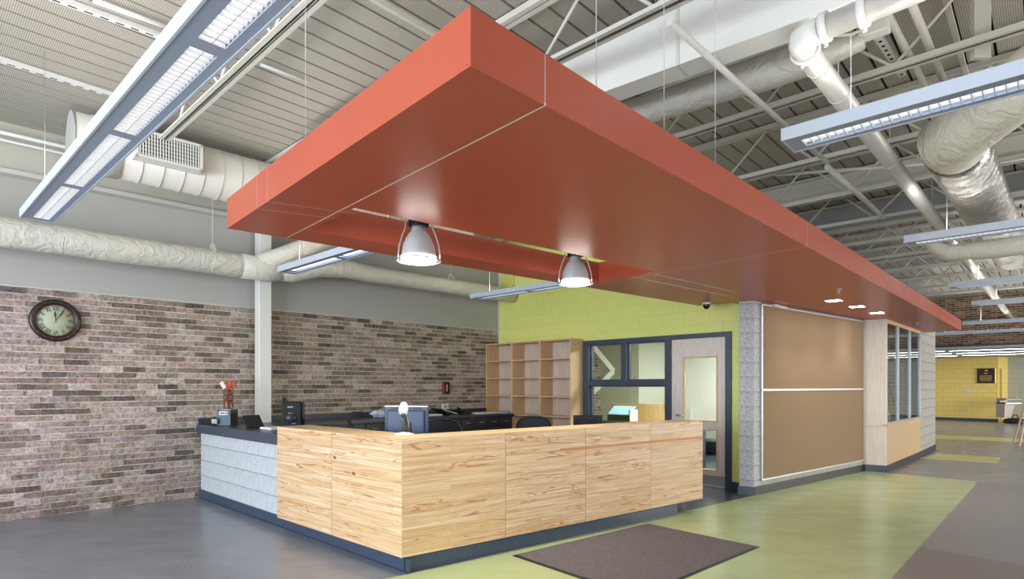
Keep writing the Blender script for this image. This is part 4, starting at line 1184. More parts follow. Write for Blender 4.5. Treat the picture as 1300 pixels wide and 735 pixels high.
# cabinets under the worktop along the brick wall
cw = 0.62
xs0 = fW.loc(bin_)[0] + 0.35
nc = int((xw1-xs0)/cw)
for i in range(nc):
    x0 = xw1 - (i+1)*cw + 0.003; x1 = xw1 - i*cw - 0.003
    lab = 'black base cabinet with drawers at the bookcase end of the worktop' if i == 0 else ['second', 'third', 'fourth', 'fifth', 'sixth', 'seventh', 'eighth', 'ninth'][i-1] + ' black base cabinet from the bookcase under the worktop'
    c_ = fthing(fW, 'base_cabinet', lab, 'cabinet', x0, -0.06, 0, group='black base cabinets along the brick wall')
    wd = x1-x0; fy = -BD+0.06+0.045
    MB().box(0, wd, fy+0.02, 0, 0.10, DT-0.037).build('body', M['cabinet'], c_)
    MB().box(0.0, wd, fy+0.08, 0, 0.0, 0.10).build('toe_kick', M['black'], c_)
    for s in range(2):
        a_, e_ = 0.004+s*wd/2, wd/2-0.004+s*wd/2
        dz = MB().cbox(a_, e_, fy, fy+0.02, DT-0.22, DT-0.06, 0.003).build('drawer', M['cabinet'], c_)
        MB().tube([((a_+e_)/2-0.05, fy-0.003, DT-0.135), ((a_+e_)/2-0.05, fy-0.028, DT-0.135), ((a_+e_)/2+0.05, fy-0.028, DT-0.135), ((a_+e_)/2+0.05, fy-0.003, DT-0.135)], 0.006, 8).build('handle', M['alum'], dz)
        dd_ = MB().cbox(a_, e_, fy, fy+0.02, 0.11, DT-0.228, 0.003).build('door', M['cabinet'], c_)
        MB().tube([((a_+e_)/2-0.05, fy-0.003, DT-0.30), ((a_+e_)/2-0.05, fy-0.028, DT-0.30), ((a_+e_)/2+0.05, fy-0.028, DT-0.30), ((a_+e_)/2+0.05, fy-0.003, DT-0.30)], 0.006, 8).build('handle', M['alum'], dd_)

# ------------------------------------------------------------------ bookcase
BKD = 0.36
fB = Frame(fW.w(fW.L-BKD-0.02, -0.01)[:2], (fW.w(fW.L-BKD-0.02, -0.01)+Vector((fG.d.x, fG.d.y, 0)))[:2])
bkx = fB.x_px(724.3); bh = 2.33
nw = bkx/3
for i in range(3):
    t = fthing(fB, 'bookcase', ['open maple bookcase with the cube column against the brick wall', 'open maple bookcase in the middle of the three joined columns', 'open maple bookcase with its plain side towards the office window'][i], 'bookcase', i*nw, 0, 0, group='maple bookcase columns')
    MB().box(0.0, 0.02, 0, BKD, 0, bh).build('side_panel', M['shelfwood'], t)
    MB().box(nw-0.02, nw-0.001, 0, BKD, 0, bh).build('side_panel', M['shelfwood'], t)
    MB().box(0.02, nw-0.02, BKD-0.012, BKD, 0.0, bh-0.02).build('back_panel', M['shelfback'], t)
    MB().box(0.02, nw-0.02, 0, BKD, bh-0.025, bh).build('top_panel', M['shelfwood'], t)
    MB().box(0.02, nw-0.02, 0.03, 0.05, 0.0, 0.09).build('toe_board', M['shelfwood'], t)
    for z_ in (0.10, 0.30, 0.63, 0.968, 1.322, 1.66, 1.993):
        MB().box(0.02, nw-0.02, 0.002, BKD-0.012, z_-0.022, z_).build('shelf', M['maple'], t)
# ------------------------------------------------------------------ office screen: window and door in the lime wall
def gx(px, y=0.0): return fG.x_px(px, y)
wn = fthing(fG, 'window_1', 'slate metal framed office window in the lime wall', None, kind='structure')
FY0, FY1 = -0.03, 0.13
xj0, xj1 = gx(741), gx(748.5); xm0, xm1 = gx(789.5), gx(796); xd0, xd1 = gx(845), gx(852.5); xr0, xr1 = gx(921.5), gx(929.3)
HD0, HD1 = 2.225, GZ
MB().box(xj0, xr1, FY0, FY1, HD0, HD1).build('head', M['greymetal'], wn)
MB().box(xj0, xj1, FY0, FY1, 0, HD0).build('jamb', M['greymetal'], wn)
MB().box(xm0, xm1, FY0, FY1, 1.588, HD0).build('mullion', M['greymetal'], wn)
MB().box(xd0, xd1, FY0, FY1, 0, HD0).build('jamb', M['greymetal'], wn)
MB().box(xj1, xd0, FY0, FY1, 1.512, 1.588).build('transom', M['greymetal'], wn)
MB().box(xj1, xd0, FY0, FY1, 0.82, 0.88).build('sill', M['greymetal'], wn)
MB().box(xj1, xd0, 0.0, 0.10, 0.0, 0.82).build('apron', M['green'], wn)
for a_, c_, z0_, z1_ in ((xj1, xm0, 1.588, HD0), (xm1, xd0, 1.588, HD0), (xj1, xd0, 0.88, 1.512)):
    m = MB(); k_ = 0.025
    m.box(a_, c_, 0.03, 0.08, z0_, z0_+k_); m.box(a_, c_, 0.03, 0.08, z1_-k_, z1_); m.box(a_, a_+k_, 0.03, 0.08, z0_, z1_); m.box(c_-k_, c_, 0.03, 0.08, z0_, z1_)
    m.build('glazing_stop', M['greymetal'], wn)
    MB().box(a_+k_, c_-k_, 0.052, 0.058, z0_+k_, z1_-k_).build('pane', M['glass'], wn)
dr_ = fthing(fG, 'door_1', 'pale birch office door with two glass lites', None, kind='structure')
MB().box(xr0, xr1, FY0, FY1, 0, HD0).build('jamb', M['greymetal'], dr_)
LX0, LX1, DY0, DY1 = xd1+0.004, xr0-0.004, 0.0, 0.045
lx_0, lx_1 = gx(867.5), gx(911)
Z = [0.012, 0.235, 0.85, 0.965, 1.945, HD0-0.006]
m = MB()
m.box(LX0, lx_0, DY0, DY1, Z[0], Z[5]); m.box(lx_1, LX1, DY0, DY1, Z[0], Z[5])
for a_, c_ in ((Z[0], Z[1]), (Z[2], Z[3]), (Z[4], Z[5])): m.box(lx_0, lx_1, DY0, DY1, a_, c_)
leaf = m.build('door_leaf', M['birch'], dr_)
for a_, c_ in ((Z[1], Z[2]), (Z[3], Z[4])):
    m = MB(); k_ = 0.018
    m.box(lx_0, lx_1, DY0-0.006, DY1, a_, a_+k_); m.box(lx_0, lx_1, DY0-0.006, DY1, c_-k_, c_); m.box(lx_0, lx_0+k_, DY0-0.006, DY1, a_+k_, c_-k_); m.box(lx_1-k_, lx_1, DY0-0.006, DY1, a_+k_, c_-k_)
    m.build('lite_stop', M['shelfwood'], dr_)
    MB().box(lx_0+k_, lx_1-k_, 0.02, 0.025, a_+k_, c_-k_).build('pane', M['glass'], dr_)
MB().box(LX0+0.01, LX1-0.01, -0.003, 0.0, 0.02, 0.165).build('kick_plate', M['alum'], dr_)
hx = gx(860.5)
hm = MB().tube([(hx, 0, 1.05), (hx, -0.05, 1.05)], 0.014, 12)
hm.tube([(hx-0.005, -0.05, 1.05), (hx+0.11, -0.055, 1.045)], 0.010, 10)
hm.tube([(hx, 0.0, 1.05), (hx, -0.01, 1.05)], 0.032, 16)
hm.build('lever_handle', M['alum'], dr_)
MB().box(LX0, LX1, -0.05, 0.1, 0.0, 0.011).build('threshold', M['alum'], dr_)

# ------------------------------------------------------------------ office behind the screen
OD = 3.4
ofr = Frame(fG.w(0, OD)[:2], fG.w(6.2, OD)[:2])
OD2 = 5.4
xr_ = ofr.x_px(811)
paint_o = mat('office_paint', (206, 206, 190), rough=0.7); white_o = mat('office_white', (236, 232, 222), rough=0.7)
def owall(name, m, *a):
    o = struct(MB().box(*a).build(name, m)); o.location = fG.w(0); o.rotation_euler = (0, 0, fG.a); return o
owall('wall_office_back', paint_o, 0, xr_, OD, OD+0.12, 0, 2.62)
owall('wall_office_return', paint_o, xr_-0.12, xr_, OD+0.12, OD2, 0, 2.62)
owall('wall_office_rear', white_o, xr_-0.12, 5.35, OD2, OD2+0.12, 0, 2.62)
owall('wall_office_end', white_o, 5.15, 5.2, 0.22, OD2, 0, 2.62)
owall('ceiling_office', M['white'], 0, 5.35, 0.2, OD2+0.12, 2.62, 2.66)
rad = fthing(fG, 'radiator', 'white finned radiator on the rear office wall', 'radiator', fG.x_px(823, OD2-0.15)+0.1, OD2-0.02, 0.55)
MB().box(0, 1.1, -0.12, 0, 0, 0.42).build('casing', M['white'], rad)
for i in range(5): MB().box(0, 1.1, -0.135, -0.12, 0.04+i*0.075, 0.08+i*0.075).build('fin', M['white'], rad)
t = fthing(fG, 'added_office_light', 'unseen added ceiling light brightening the office behind the window', 'light', 3.4, 1.3, 2.615)  # light added out of view to brighten the office
MB().box(-0.6, 0.6, -0.3, 0.3, -0.01, 0.0).build('frame', M['white'], t)
MB().box(-0.56, 0.56, -0.26, 0.26, -0.014, -0.01).build('lens', emit('office_lens', (255, 252, 246), 30.0), t)
t = fthing(fG, 'added_office_light', 'unseen added ceiling light brightening the office behind the door', 'light', 4.55, 1.3, 2.615)  # second added light, also out of view
MB().box(-0.4, 0.4, -0.3, 0.3, -0.01, 0.0).build('frame', M['white'], t)
MB().box(-0.36, 0.36, -0.26, 0.26, -0.014, -0.01).build('lens', emit('added_office_lens_b', (255, 252, 246), 30.0), t)
t = fthing(fG, 'added_office_light', 'unseen added ceiling light brightening the deep office by the radiator', 'light', 3.3, 4.2, 2.615)  # one more unseen light, added for the deeper part of the office
MB().box(-0.5, 0.5, -0.3, 0.3, -0.01, 0.0).build('frame', M['white'], t)
MB().box(-0.46, 0.46, -0.26, 0.26, -0.014, -0.01).build('lens', bpy.data.materials['office_lens'], t)
# zigzag brace
p1_, p2_, p3_ = at_d(749, 436, 12.9), at_d(778, 471, 13.0), at_d(735, 516, 12.9)
t = thing('steel_brace', 'white zigzag steel brace seen through the office window', 'brace', (p2_.x, p2_.y, 0))
bo = Vector((p2_.x, p2_.y, 0))
MB().slab(p1_-bo, p2_-bo, 0.11, 0.11).build('upper_brace', M['offwhite'], t)
MB().slab(p2_-bo, p3_-bo, 0.11, 0.11).build('lower_brace', M['offwhite'], t)
# desk with desk items inside the office
c = fG.w(2.5, 1.1)
t = thing('office_desk', 'wooden office desk behind the office window', 'desk', (c.x, c.y, 0), fG.a)
MB().cbox(-0.75, 0.75, -0.3, 0.35, 0.78, 0.82, 0.004).build('desk_top', M['maple'], t)
MB().box(-0.75, 0.75, 0.33, 0.35, 0.3, 1.16).build('back_panel', M['maple'], t)
for x_ in (-0.73, 0.70): MB().box(x_, x_+0.03, -0.28, 0.33, 0, 0.78).build('side_panel', M['maple'], t)
def on_desk(px, py, z=0.82, d=None):
    return None
# copier-like display with blue sheet
c = at_d(772, 527, 9.75); c.z = 0.82
fo = thing('desk_organizer', 'black desk tray holding a sloping light blue sheet behind the window', 'organizer', Vector((fG.w(2.28, 1.0).x, fG.w(2.28, 1.0).y, 0.82)), fG.a)
MB().box(-0.24, 0.24, -0.14, 0.14, 0.0, 0.14).build('tray', M['black'], fo)
MB().add([(-0.24, -0.13, 0.15), (0.22, -0.13, 0.15), (0.22, 0.10, 0.30), (-0.24, 0.10, 0.30), (-0.24, -0.11, 0.14), (0.22, -0.11, 0.14), (0.22, 0.12, 0.29), (-0.24, 0.12, 0.29)],
         [(0, 1, 2, 3), (7, 6, 5, 4), (0, 4, 5, 1), (1, 5, 6, 2), (2, 6, 7, 3), (3, 7, 4, 0)]).build('sheet', mat('light_blue_sheet', (168, 210, 236), rough=0.5), fo)
MB().box(0.22, 0.26, -0.13, 0.12, 0.0, 0.24).build('side', M['white'], fo)
c = fG.w(4.35, 2.6)
t = thing('side_table', 'low wooden side table with papers behind the office door glass', 'table', (c.x, c.y, 0), fG.a)
MB().cbox(-0.6, 0.35, -0.3, 0.3, 0.86, 0.90, 0.004).build('table_top', M['maple'], t)
for x_ in (-0.58, 0.29):
    for y_ in (-0.28, 0.24): MB().box(x_, x_+0.04, y_, y_+0.04, 0, 0.86).build('leg', M['greymetal'], t)
pc = thing('paper_pile', 'messy pile of white papers on the side table', 'papers', (c.x, c.y, 0.90), fG.a)
for i in range(9):
    o = MB().box(-0.15, 0.15, -0.11, 0.11, 0, 0.014).build('sheet_stack', M['paper'], pc)
    o.location = (random.uniform(-0.08, 0.06), random.uniform(-0.05, 0.05), i*0.0145); o.rotation_euler = (0, 0, random.uniform(-0.5, 0.5))
c = Vector(floor_pt(903, 577)).to_3d()
t = thing('waste_bin', 'black waste bin with a clear liner behind the office door', 'bin', (c.x, c.y, 0))
MB().lathe([(0.0, 0.012), (0.15, 0.0), (0.19, 0.55), (0.18, 0.55), (0.14, 0.03), (0.0, 0.03)], 24).build('body', M['black'], t)
lm_ = MB().lathe([(0.195, 0.30), (0.205, 0.40), (0.200, 0.50), (0.205, 0.57), (0.185, 0.575), (0.175, 0.40)], 24)
N = NT('clear_liner'); N.b.inputs['Base Color'].default_value = (0.85, 0.87, 0.88, 1); N.b.inputs['Roughness'].default_value = 0.25; N.b.inputs['Alpha'].default_value = 0.45
lm_.build('liner', N.m, t)
c = floor_pt(893, 600)
t = thing('file_cabinet', 'dark grey file cabinet edge behind the office door glass', 'cabinet', fG.w(fG.x_px(896, 1.05)-0.45, 0.65), fG.a)
MB().cbox(0, 0.45, 0, 0.4, 0, 0.82, 0.005).build('body', M['greymetal'], t)
for i in range(3):
    d_ = MB().box(0.02, 0.43, -0.015, 0.0, 0.04+i*0.26, 0.28+i*0.26).build('drawer', M['greymetal'], t)
    MB().box(0.16, 0.29, -0.03, -0.015, 0.20+i*0.26, 0.215+i*0.26).build('handle', M['alum'], d_)

# ------------------------------------------------------------------ far hall
pH = Vector((14.15, 19.2, 0))
hs = pH + EL*5.0
he = pH - EL*9.0
fHd = Frame((hs.x, hs.y), (he.x, he.y))
hw = fthing(fHd, 'wall_far_header', 'brick header wall above the far hall opening', None, kind='structure')
MB().box(0, fHd.L, 0, 0.3, 2.84, DECK).build('brick_header', M['farbrick'], hw)
MB().box(0, fHd.L, -0.02, 0.28, 2.78, 2.84).build('lintel', M['base'], hw)
sol = MB()
n = int(fHd.L/0.09)
for i in range(n): sol.box(i*0.09+0.008, i*0.09+0.082, -0.006, 0.01, 2.85, 3.06)
so_ = sol.build('soldier_bricks', M['farbrick'], hw); so_['kind'] = 'stuff'
yA, yB = Vector(floor_pt(1150, 531.2)), Vector(floor_pt(1267.2, 535.6))
fY = Frame(yA, yB)
yw = fthing(fY, 'wall_yellow', 'yellow painted block wall at the end of the hall', None, kind='structure')
yl = mat('yellow_block', (250, 220, 122), rough=0.45)
nt = yl.node_tree
def jointed(mm_, rgb, bw, bh, mort):
    nt = mm_.node_tree; bs = nt.nodes['Principled BSDF']
    tc = nt.nodes.new('ShaderNodeTexCoord'); sp = nt.nodes.new('ShaderNodeSeparateXYZ'); cm = nt.nodes.new('ShaderNodeCombineXYZ'); br = nt.nodes.new('ShaderNodeTexBrick')
    nt.links.new(tc.outputs['Object'], sp.inputs[0]); nt.links.new(sp.outputs[0], cm.inputs[0]); nt.links.new(sp.outputs[2], cm.inputs[1]); nt.links.new(cm.outputs[0], br.inputs[0])
    br.inputs['Scale'].default_value = 1; br.inputs['Brick Width'].default_value = bw; br.inputs['Row Height'].default_value = bh; br.inputs['Mortar Size'].default_value = mort
    c_ = c4(rgb)
    br.inputs['Color1'].default_value = c_; br.inputs['Color2'].default_value = tuple(v*0.96 for v in c_[:3])+(1,); br.inputs['Mortar'].default_value = tuple(v*0.8 for v in c_[:3])+(1,)
    nt.links.new(br.outputs[0], bs.inputs['Base Color'])
jointed(yl, (250, 220, 122), 0.406, 0.203, 0.008)
MB().box(0, fY.L, 0, 0.25, 0, 2.75).build('block_face', yl, yw)
MB().box(0, fY.L, -0.015, 0.0, 0, 0.12).build('baseboard', M['base'], yw)
# return of the yellow wall with dark doorway, then the sage wall
fYr = Frame(yB, yB + Vector((1.35, 1.1)))
yr = fthing(fYr, 'wall_yellow_return', 'yellow return wall with a dark doorway beyond', None, kind='structure')
MB().box(0, 0.25, 0, 0.2, 0, 2.75).build('block_face', yl, yr)
MB().box(0.25, 0.70, 0.08, 0.2, 0, 2.25).build('doorway_leaf', M['black'], yr)
MB().box(0.25, 0.65, 0, 0.2, 2.25, 2.75).build('block_face', yl, yr)
MB().box(0.65, fYr.L, 0, 0.2, 0, 2.75).build('block_face', yl, yr)
sA = fYr.w(fYr.L)
sg = Frame((sA.x, sA.y), (sA.x + 9.0, sA.y - 8.0))
fg = mat('sage_block', (172, 176, 166), rough=0.6); jointed(fg, (172, 176, 166), 0.406, 0.203, 0.008)
sw = fthing(sg, 'wall_sage', 'sage grey painted block wall behind the drinking fountain', None, kind='structure')
MB().box(-0.5, sg.L, 0, 0.2, 0, 2.75).build('block_face', fg, sw)
MB().box(-0.5, sg.L, -0.015, 0.0, 0, 0.10).build('baseboard', M['basedark'], sw)
# dropped ceiling of the hall
hc = fthing(fHd, 'ceiling_hall', 'dropped white ceiling of the far hall', None, kind='structure')
MB().box(0, fHd.L, 0.0, 14.0, 2.72, 2.78).build('ceiling_panel', mat('hall_ceiling', (196, 200, 200), rough=0.6), hc)
for i, (y_, lab) in enumerate(((1.2, 'linear ceiling light in the far hall nearest the brick header'), (3.2, 'linear ceiling light in the middle of the far hall ceiling'), (5.2, 'linear ceiling light in the far hall nearest the yellow wall'))):
    t = fthing(fHd, 'hall_light', lab, 'light', 0, y_, 2.72, group='linear lights of the far hall')
    MB().box(1.0, fHd.L, -0.07, 0.07, -0.012, 0.0).build('housing', M['bluegrey'], t)
    for j in range(6):
        MB().box(1.05+j*2.1, 3.0+j*2.1, -0.035, 0.035, -0.016, -0.012).build('lens', emit('hall_lens', (255, 252, 246), 9.0) if (i, j) == (0, 0) else bpy.data.materials['hall_lens'], t)
# plaque, outlets on the yellow wall
def yx(px): return fY.x_px(px)
def yz(py, px):
    w_ = fY.w(yx(px)); return CAMZ + (HY-py)/FX*w_.y
pq = fthing(fY, 'plaque', 'dark bronze plaque with gold edge on the yellow wall', 'plaque', yx(1251.8), 0, yz(477, 1252))
MB().cbox(-0.32, 0.32, -0.035, -0.001, -0.33, 0.33, 0.01).build('gold_edge', mat('brass_edge', (196, 160, 90), rough=0.35, metal=0.6), pq)
MB().box(-0.295, 0.295, -0.042, -0.034, -0.305, 0.305).build('field', mat('bronze', (62, 48, 36), rough=0.4, metal=0.5), pq)
g_ = mat('brass_letters', (190, 160, 104), rough=0.35, metal=0.6)
MB().lathe([(0.0, 0), (0.05, 0.001), (0.05, 0.004), (0.0, 0.005)], 16).build('crest', g_, pq, loc=(0, -0.043, 0.22)).rotation_euler = (PI/2, 0, 0)
for i, (w_, z_) in enumerate(((0.14, 0.12), (0.10, 0.08), (0.40, 0.0), (0.44, -0.06), (0.42, -0.11), (0.36, -0.16), (0.40, -0.21))):
    MB().box(-w_/2, w_/2, -0.046, -0.042, z_-0.012, z_+0.012).build('text_line', g_, pq)
for px, py, w_, h_, lab in ((1219, 498, 0.09, 0.13, 'small white switch plate on the yellow wall'), (1228, 498, 0.27, 0.13, 'wide white switch plate on the yellow wall'), (1219.5, 522, 0.09, 0.13, 'grey outlet plate low on the yellow wall')):
    t = fthing(fY, 'wall_plate', lab, 'switch', yx(px), 0, yz(py, px))
    MB().cbox(-w_/2, w_/2, -0.012, 0, -h_/2, h_/2, 0.003).build('plate', M['alum'] if py > 510 else M['white'], t)
    n = max(1, round(w_/0.09))
    for i in range(n):
        MB().box(-w_/2+w_*(i+0.5)/n-0.015, -w_/2+w_*(i+0.5)/n+0.015, -0.016, -0.012, -0.03, 0.03).build('switch', M['bluegrey2'], t)
# drinking fountain on the return
fd = at_d(1275, 515, 23.3)
t = thing('drinking_fountain', 'steel two level drinking fountain on the sage wall', 'fountain', (fd.x, fd.y, 0), 0.0)
MB().add([(-0.08, -0.12, 0.82), (0.36, -0.12, 0.82), (0.36, 0.3, 0.82), (-0.08, 0.3, 0.82), (-0.08, -0.10, 0.22), (0.16, -0.10, 0.22), (0.16, 0.3, 0.22), (-0.08, 0.3, 0.22)],
         [(0, 1, 2, 3), (7, 6, 5, 4), (0, 4, 5, 1), (1, 5, 6, 2), (2, 6, 7, 3), (3, 7, 4, 0)]).build('apron', M['steel'], t)
MB().cbox(-0.08, 0.56, -0.16, 0.3, 0.76, 0.84, 0.02).build('lower_basin', M['alum'], t)
MB().cbox(-0.08, 0.58, -0.16, 0.3, 0.92, 1.0, 0.02).build('upper_basin', M['steel'], t)
MB().box(-0.08, 0.06, 0.1, 0.3, 0.84, 0.92).build('back_riser', M['steel'], t)
MB().tube([(0.48, 0, 1.0), (0.50, 0, 1.05), (0.54, 0, 1.06)], 0.015, 8).build('spout', M['alum'], t)
bgc = Vector(floor_pt(1289, 537))
t = thing('bag', 'black bag lying on the hall floor under the fountain', 'bag', (bgc.x, bgc.y, 0), 0.2)
MB().lathe([(0.0, 0.0), (0.36, 0.0), (0.42, 0.08), (0.34, 0.16), (0.16, 0.2), (0.0, 0.2)], 16).build('body', M['black'], t)
MB().ring((0, 0, 0.2), 0.14, 0.02, 16, 6, 'y').build('handle', M['black'], t)
# easel leg at the right edge
ea = Vector(floor_pt(1294, 566)); 
t = thing('easel', 'wooden easel at the edge of the hall', 'easel', (ea.x, ea.y, 0), 0.0)
for a_, b_ in (((0, 0, 0), (0.45, 0.12, 1.6)), ((0.9, 0.0, 0), (0.47, 0.12, 1.6)), ((0.46, 0.7, 0), (0.46, 0.16, 1.6))):
    MB().slab(a_, b_, 0.045, 0.025).build('leg', M['shelfwood'], t)
MB().slab((0.1, 0.02, 0.7), (0.8, 0.02, 0.7), 0.03, 0.05).build('ledge', M['shelfwood'], t)

# ------------------------------------------------------------------ doormat
t_ = [floor_pt(651, 706), floor_pt(822, 665.4), floor_pt(964, 695)]
p0_, p1_, p2_ = [Vector(p_) for p_ in t_]
p3_ = p0_ + (p2_-p1_)
d3_ = (Vector(floor_pt(868, 735)) - p2_).normalized(); e3_ = (Vector(floor_pt(737, 735)) - p0_).normalized()
p3_ = isect(p2_, d3_, p0_, e3_)
cc = (p0_+p1_+p2_+p3_)/4
mt = thing('doormat', 'charcoal rubber edged doormat on the green floor before the counter', 'mat', (cc.x, cc.y, 0.0015))
inn = [cc + (p_-cc)*0.965 for p_ in (p0_, p1_, p2_, p3_)]
MB().prism([(p_.x-cc.x, p_.y-cc.y) for p_ in (p0_, p1_, p2_, p3_)], 0.0, 0.006).build('rubber_border', M['black'], mt)
MB().prism([(p_.x-cc.x, p_.y-cc.y) for p_ in inn], 0.004, 0.011).build('carpet_field', speckled('mat_carpet', (108, 100, 102), (146, 138, 138), (92, 86, 88), rough=0.95, scale=160, amt=0.5), mt)
# ------------------------------------------------------------------ wall clock
cx_ = fW.x_px(70.7, -0.03); ckd = fW.w(cx_).y
cz = CAMZ + (HY-407.2)/FX*ckd; R_ = 0.243
ck = fthing(fW, 'wall_clock', 'round black framed clock with roman numerals on the brick wall', 'clock', cx_, -0.004, cz)
def disc(mb, prof, seg=48):
    """lathe about the wall normal; prof = (radius, -y)"""
    vs = []; fs = []
    for r, y in prof:
        for k in range(seg):
            a = 2*PI*k/seg; vs.append((r*math.cos(a), -y, r*math.sin(a)))
    for i in range(len(prof)-1):
        for k in range(seg):
            j = (k+1) % seg; fs.append((i*seg+k, i*seg+j, (i+1)*seg+j, (i+1)*seg+k))
    mb.add(vs, fs, True); return mb
MBc = disc(MB(), [(R_, 0.0), (R_, 0.03), (R_*0.95, 0.052), (R_*0.86, 0.056), (R_*0.80, 0.05), (R_*0.755, 0.040), (R_*0.745, 0.03), (R_*0.70, 0.02)])
MBc.build('frame', mat('dark_frame', (38, 26, 24), rough=0.35, var=0.3, scale=30), ck)
disc(MB(), [(R_*0.765, 0.042), (R_*0.755, 0.046), (R_*0.735, 0.044), (R_*0.73, 0.030)]).build('inner_rim', mat('copper_rim', (110, 62, 48), rough=0.35, metal=0.5), ck)
disc(MB(), [(0.0, 0.026), (R_*0.75, 0.026), (R_*0.75, 0.01)]).build('dial', mat('cream_dial', (214, 210, 186), rough=0.5), ck)
disc(MB(), [(0.0, 0.041), (R_*0.735, 0.0405)]).build('crystal', M['glass'], ck)
inkm = mat('numeral_ink', (38, 36, 36), rough=0.6)
roman = ['XII', 'I', 'II', 'III', 'IV', 'V', 'VI', 'VII', 'VIII', 'IX', 'X', 'XI']
def strokes(txt):
    out = []; x = 0.0
    for ch in txt:
        if ch == 'I': out.append(((x+0.005, -1), (x+0.005, 1))); x += 0.014
        if ch == 'V': out += [((x, 1), (x+0.012, -1)), ((x+0.024, 1), (x+0.012, -1))]; x += 0.028
        if ch == 'X': out += [((x, 1), (x+0.024, -1)), ((x+0.024, 1), (x, -1))]; x += 0.029
    return out, x-0.004
hh = 0.026
for i, tx in enumerate(roman):
    st_, w_ = strokes(tx)
    a = PI/2 - 2*PI*i/12
    er = Vector((math.cos(a), math.sin(a))); et = Vector((er.y, -er.x))
    m = MB()
    for (x0, s0), (x1, s1) in st_:
        p = er*(R_*0.585 + s0*hh) + et*(x0-w_/2); q = er*(R_*0.585 + s1*hh) + et*(x1-w_/2)
        m.slab((p.x, -0.0275, p.y), (q.x, -0.0275, q.y), 0.0055, 0.0015, up=(0, 1, 0))
    m.build('numeral', inkm, ck)
def hand(name, ang, ln, w0, tail):
    a = PI/2-ang; er = Vector((math.cos(a), math.sin(a))); et = Vector((er.y, -er.x))
    pts = [er*-tail, er*ln*0.45 + et*w0*0.5, er*ln*0.62 + et*w0, er*ln, er*ln*0.62 - et*w0, er*ln*0.45 - et*w0*0.5]
    MB().add([(p.x, -0.031, p.y) for p in pts] + [(p.x, -0.033, p.y) for p in pts], [(0, 1, 2, 3, 4, 5), (11, 10, 9, 8, 7, 6)] + [(i, (i+1) % 6, 6+(i+1) % 6, 6+i) for i in range(6)]).build(name, inkm, ck)
hand('minute_hand', math.radians(33), R_*0.60, 0.008, 0.04); hand('hour_hand', math.radians(-4), R_*0.46, 0.010, 0.035)
m = MB()
for i in range(18):
    a = 2*PI*i/18
    for s in (-0.05, 0.05):
        r0 = R_*0.88
        m.slab((r0*math.cos(a+s)-0.0, -0.056, r0*math.sin(a+s)), (r0*1.04*math.cos(a+s*0.4), -0.055, r0*1.04*math.sin(a+s*0.4)), 0.004, 0.003, up=(0, 1, 0))
m.build('frame_ornament', mat('worn_silver', (120, 112, 108), rough=0.4, metal=0.4), ck)

# ------------------------------------------------------------------ fire alarm and thermostat on the brick
def on_wall(name, lab, cat, px, py):
    x = fW.x_px(px, -0.01); w_ = fW.w(x)
    return fthing(fW, name, lab, cat, x, -0.005, CAMZ + (HY-py)/FX*w_.y), w_.y/FX
redp = mat('alarm_red', (140, 26, 30), rough=0.35)
t, s = on_wall('fire_alarm', 'dark red fire alarm horn on the brick wall above the worktop', 'alarm', 565.3, 492.3)
MB().cbox(-0.078, 0.078, -0.05, 0, -0.115, 0.115, 0.006).build('body', redp, t)
MB().box(-0.045, 0.05, -0.056, -0.049, -0.10, 0.10).build('lens_panel', M['black'], t)
MB().box(-0.012, 0.0, -0.066, -0.055, -0.07, 0.06).build('strobe', M['white'], t)
t, s = on_wall('thermostat', 'white thermostat with a green screen above the worktop', 'thermostat', 565, 516)
MB().cbox(-0.08, 0.08, -0.03, 0, -0.055, 0.055, 0.006).build('body', M['white'], t)
MB().box(-0.05, 0.03, -0.033, -0.029, -0.02, 0.02).build('screen', mat('green_screen', (130, 190, 50), rough=0.3), t)
MB().box(0.05, 0.065, -0.034, -0.029, -0.03, 0.03).build('buttons', M['bluegrey2'], t)

# ------------------------------------------------------------------ things on the dark worktop of the block wing
def top_pt(px, py, z): return at_z(px, py, z)
c = top_pt(284.5, 540.5, DT)
sb = thing('suggestion_box', 'blue grey box with a black side and label on the worktop', 'box', (c.x, c.y, DT), 0)
MB().cbox(-0.09, 0.085, 0.0, 0.20, 0, 0.195, 0.004).build('body', M['black'], sb)
MB().box(-0.09, 0.083, -0.006, 0.0, 0.004, 0.165).build('front_panel', mat('slate_card', (74, 96, 112), rough=0.5), sb)
lid = MB().cbox(-0.093, 0.088, -0.008, 0.203, 0.165, 0.205, 0.004).build('lid', mat('slate_lid', (60, 82, 98), rough=0.5), sb)
MB().box(-0.06, 0.05, -0.011, -0.008, 0.140, 0.185).build('label_card', M['paper'], sb)
tm = mat('label_ink', (70, 80, 110), rough=0.6)
for i in range(3): MB().box(-0.045+i*0.032, -0.02+i*0.032, -0.013, -0.011, 0.152, 0.172).build('label_mark', tm, sb)
MB().box(-0.05, 0.06, 0.02, 0.06, 0.205, 0.210).build('slot_card', M['paper'], sb)
v = thing('candy_vase', 'tall glass vase packed with red wrapped candy on the box', 'vase', (c.x-0.005, c.y+0.125, DT+0.205), 0)
MB().lathe([(0.0, 0.0), (0.062, 0.0), (0.064, 0.01), (0.064, 0.27), (0.060, 0.27), (0.060, 0.012), (0.0, 0.012)], 28).build('glass', M['glass'], v)
cmats = [mat('candy_red', (206, 58, 62), rough=0.35), mat('candy_pink', (232, 140, 140), rough=0.35), mat('candy_orange', (226, 104, 60), rough=0.35), mat('candy_gold', (220, 166, 116), rough=0.35)]
groups_ = [MB() for _ in cmats]
def sphere(mb, p, r):
    vs = []; n1, n2 = 4, 6
    mb.lathe([(0.0, -r), (r*0.75, -r*0.6), (r, 0), (r*0.75, r*0.6), (0.0, r)], 6, p)
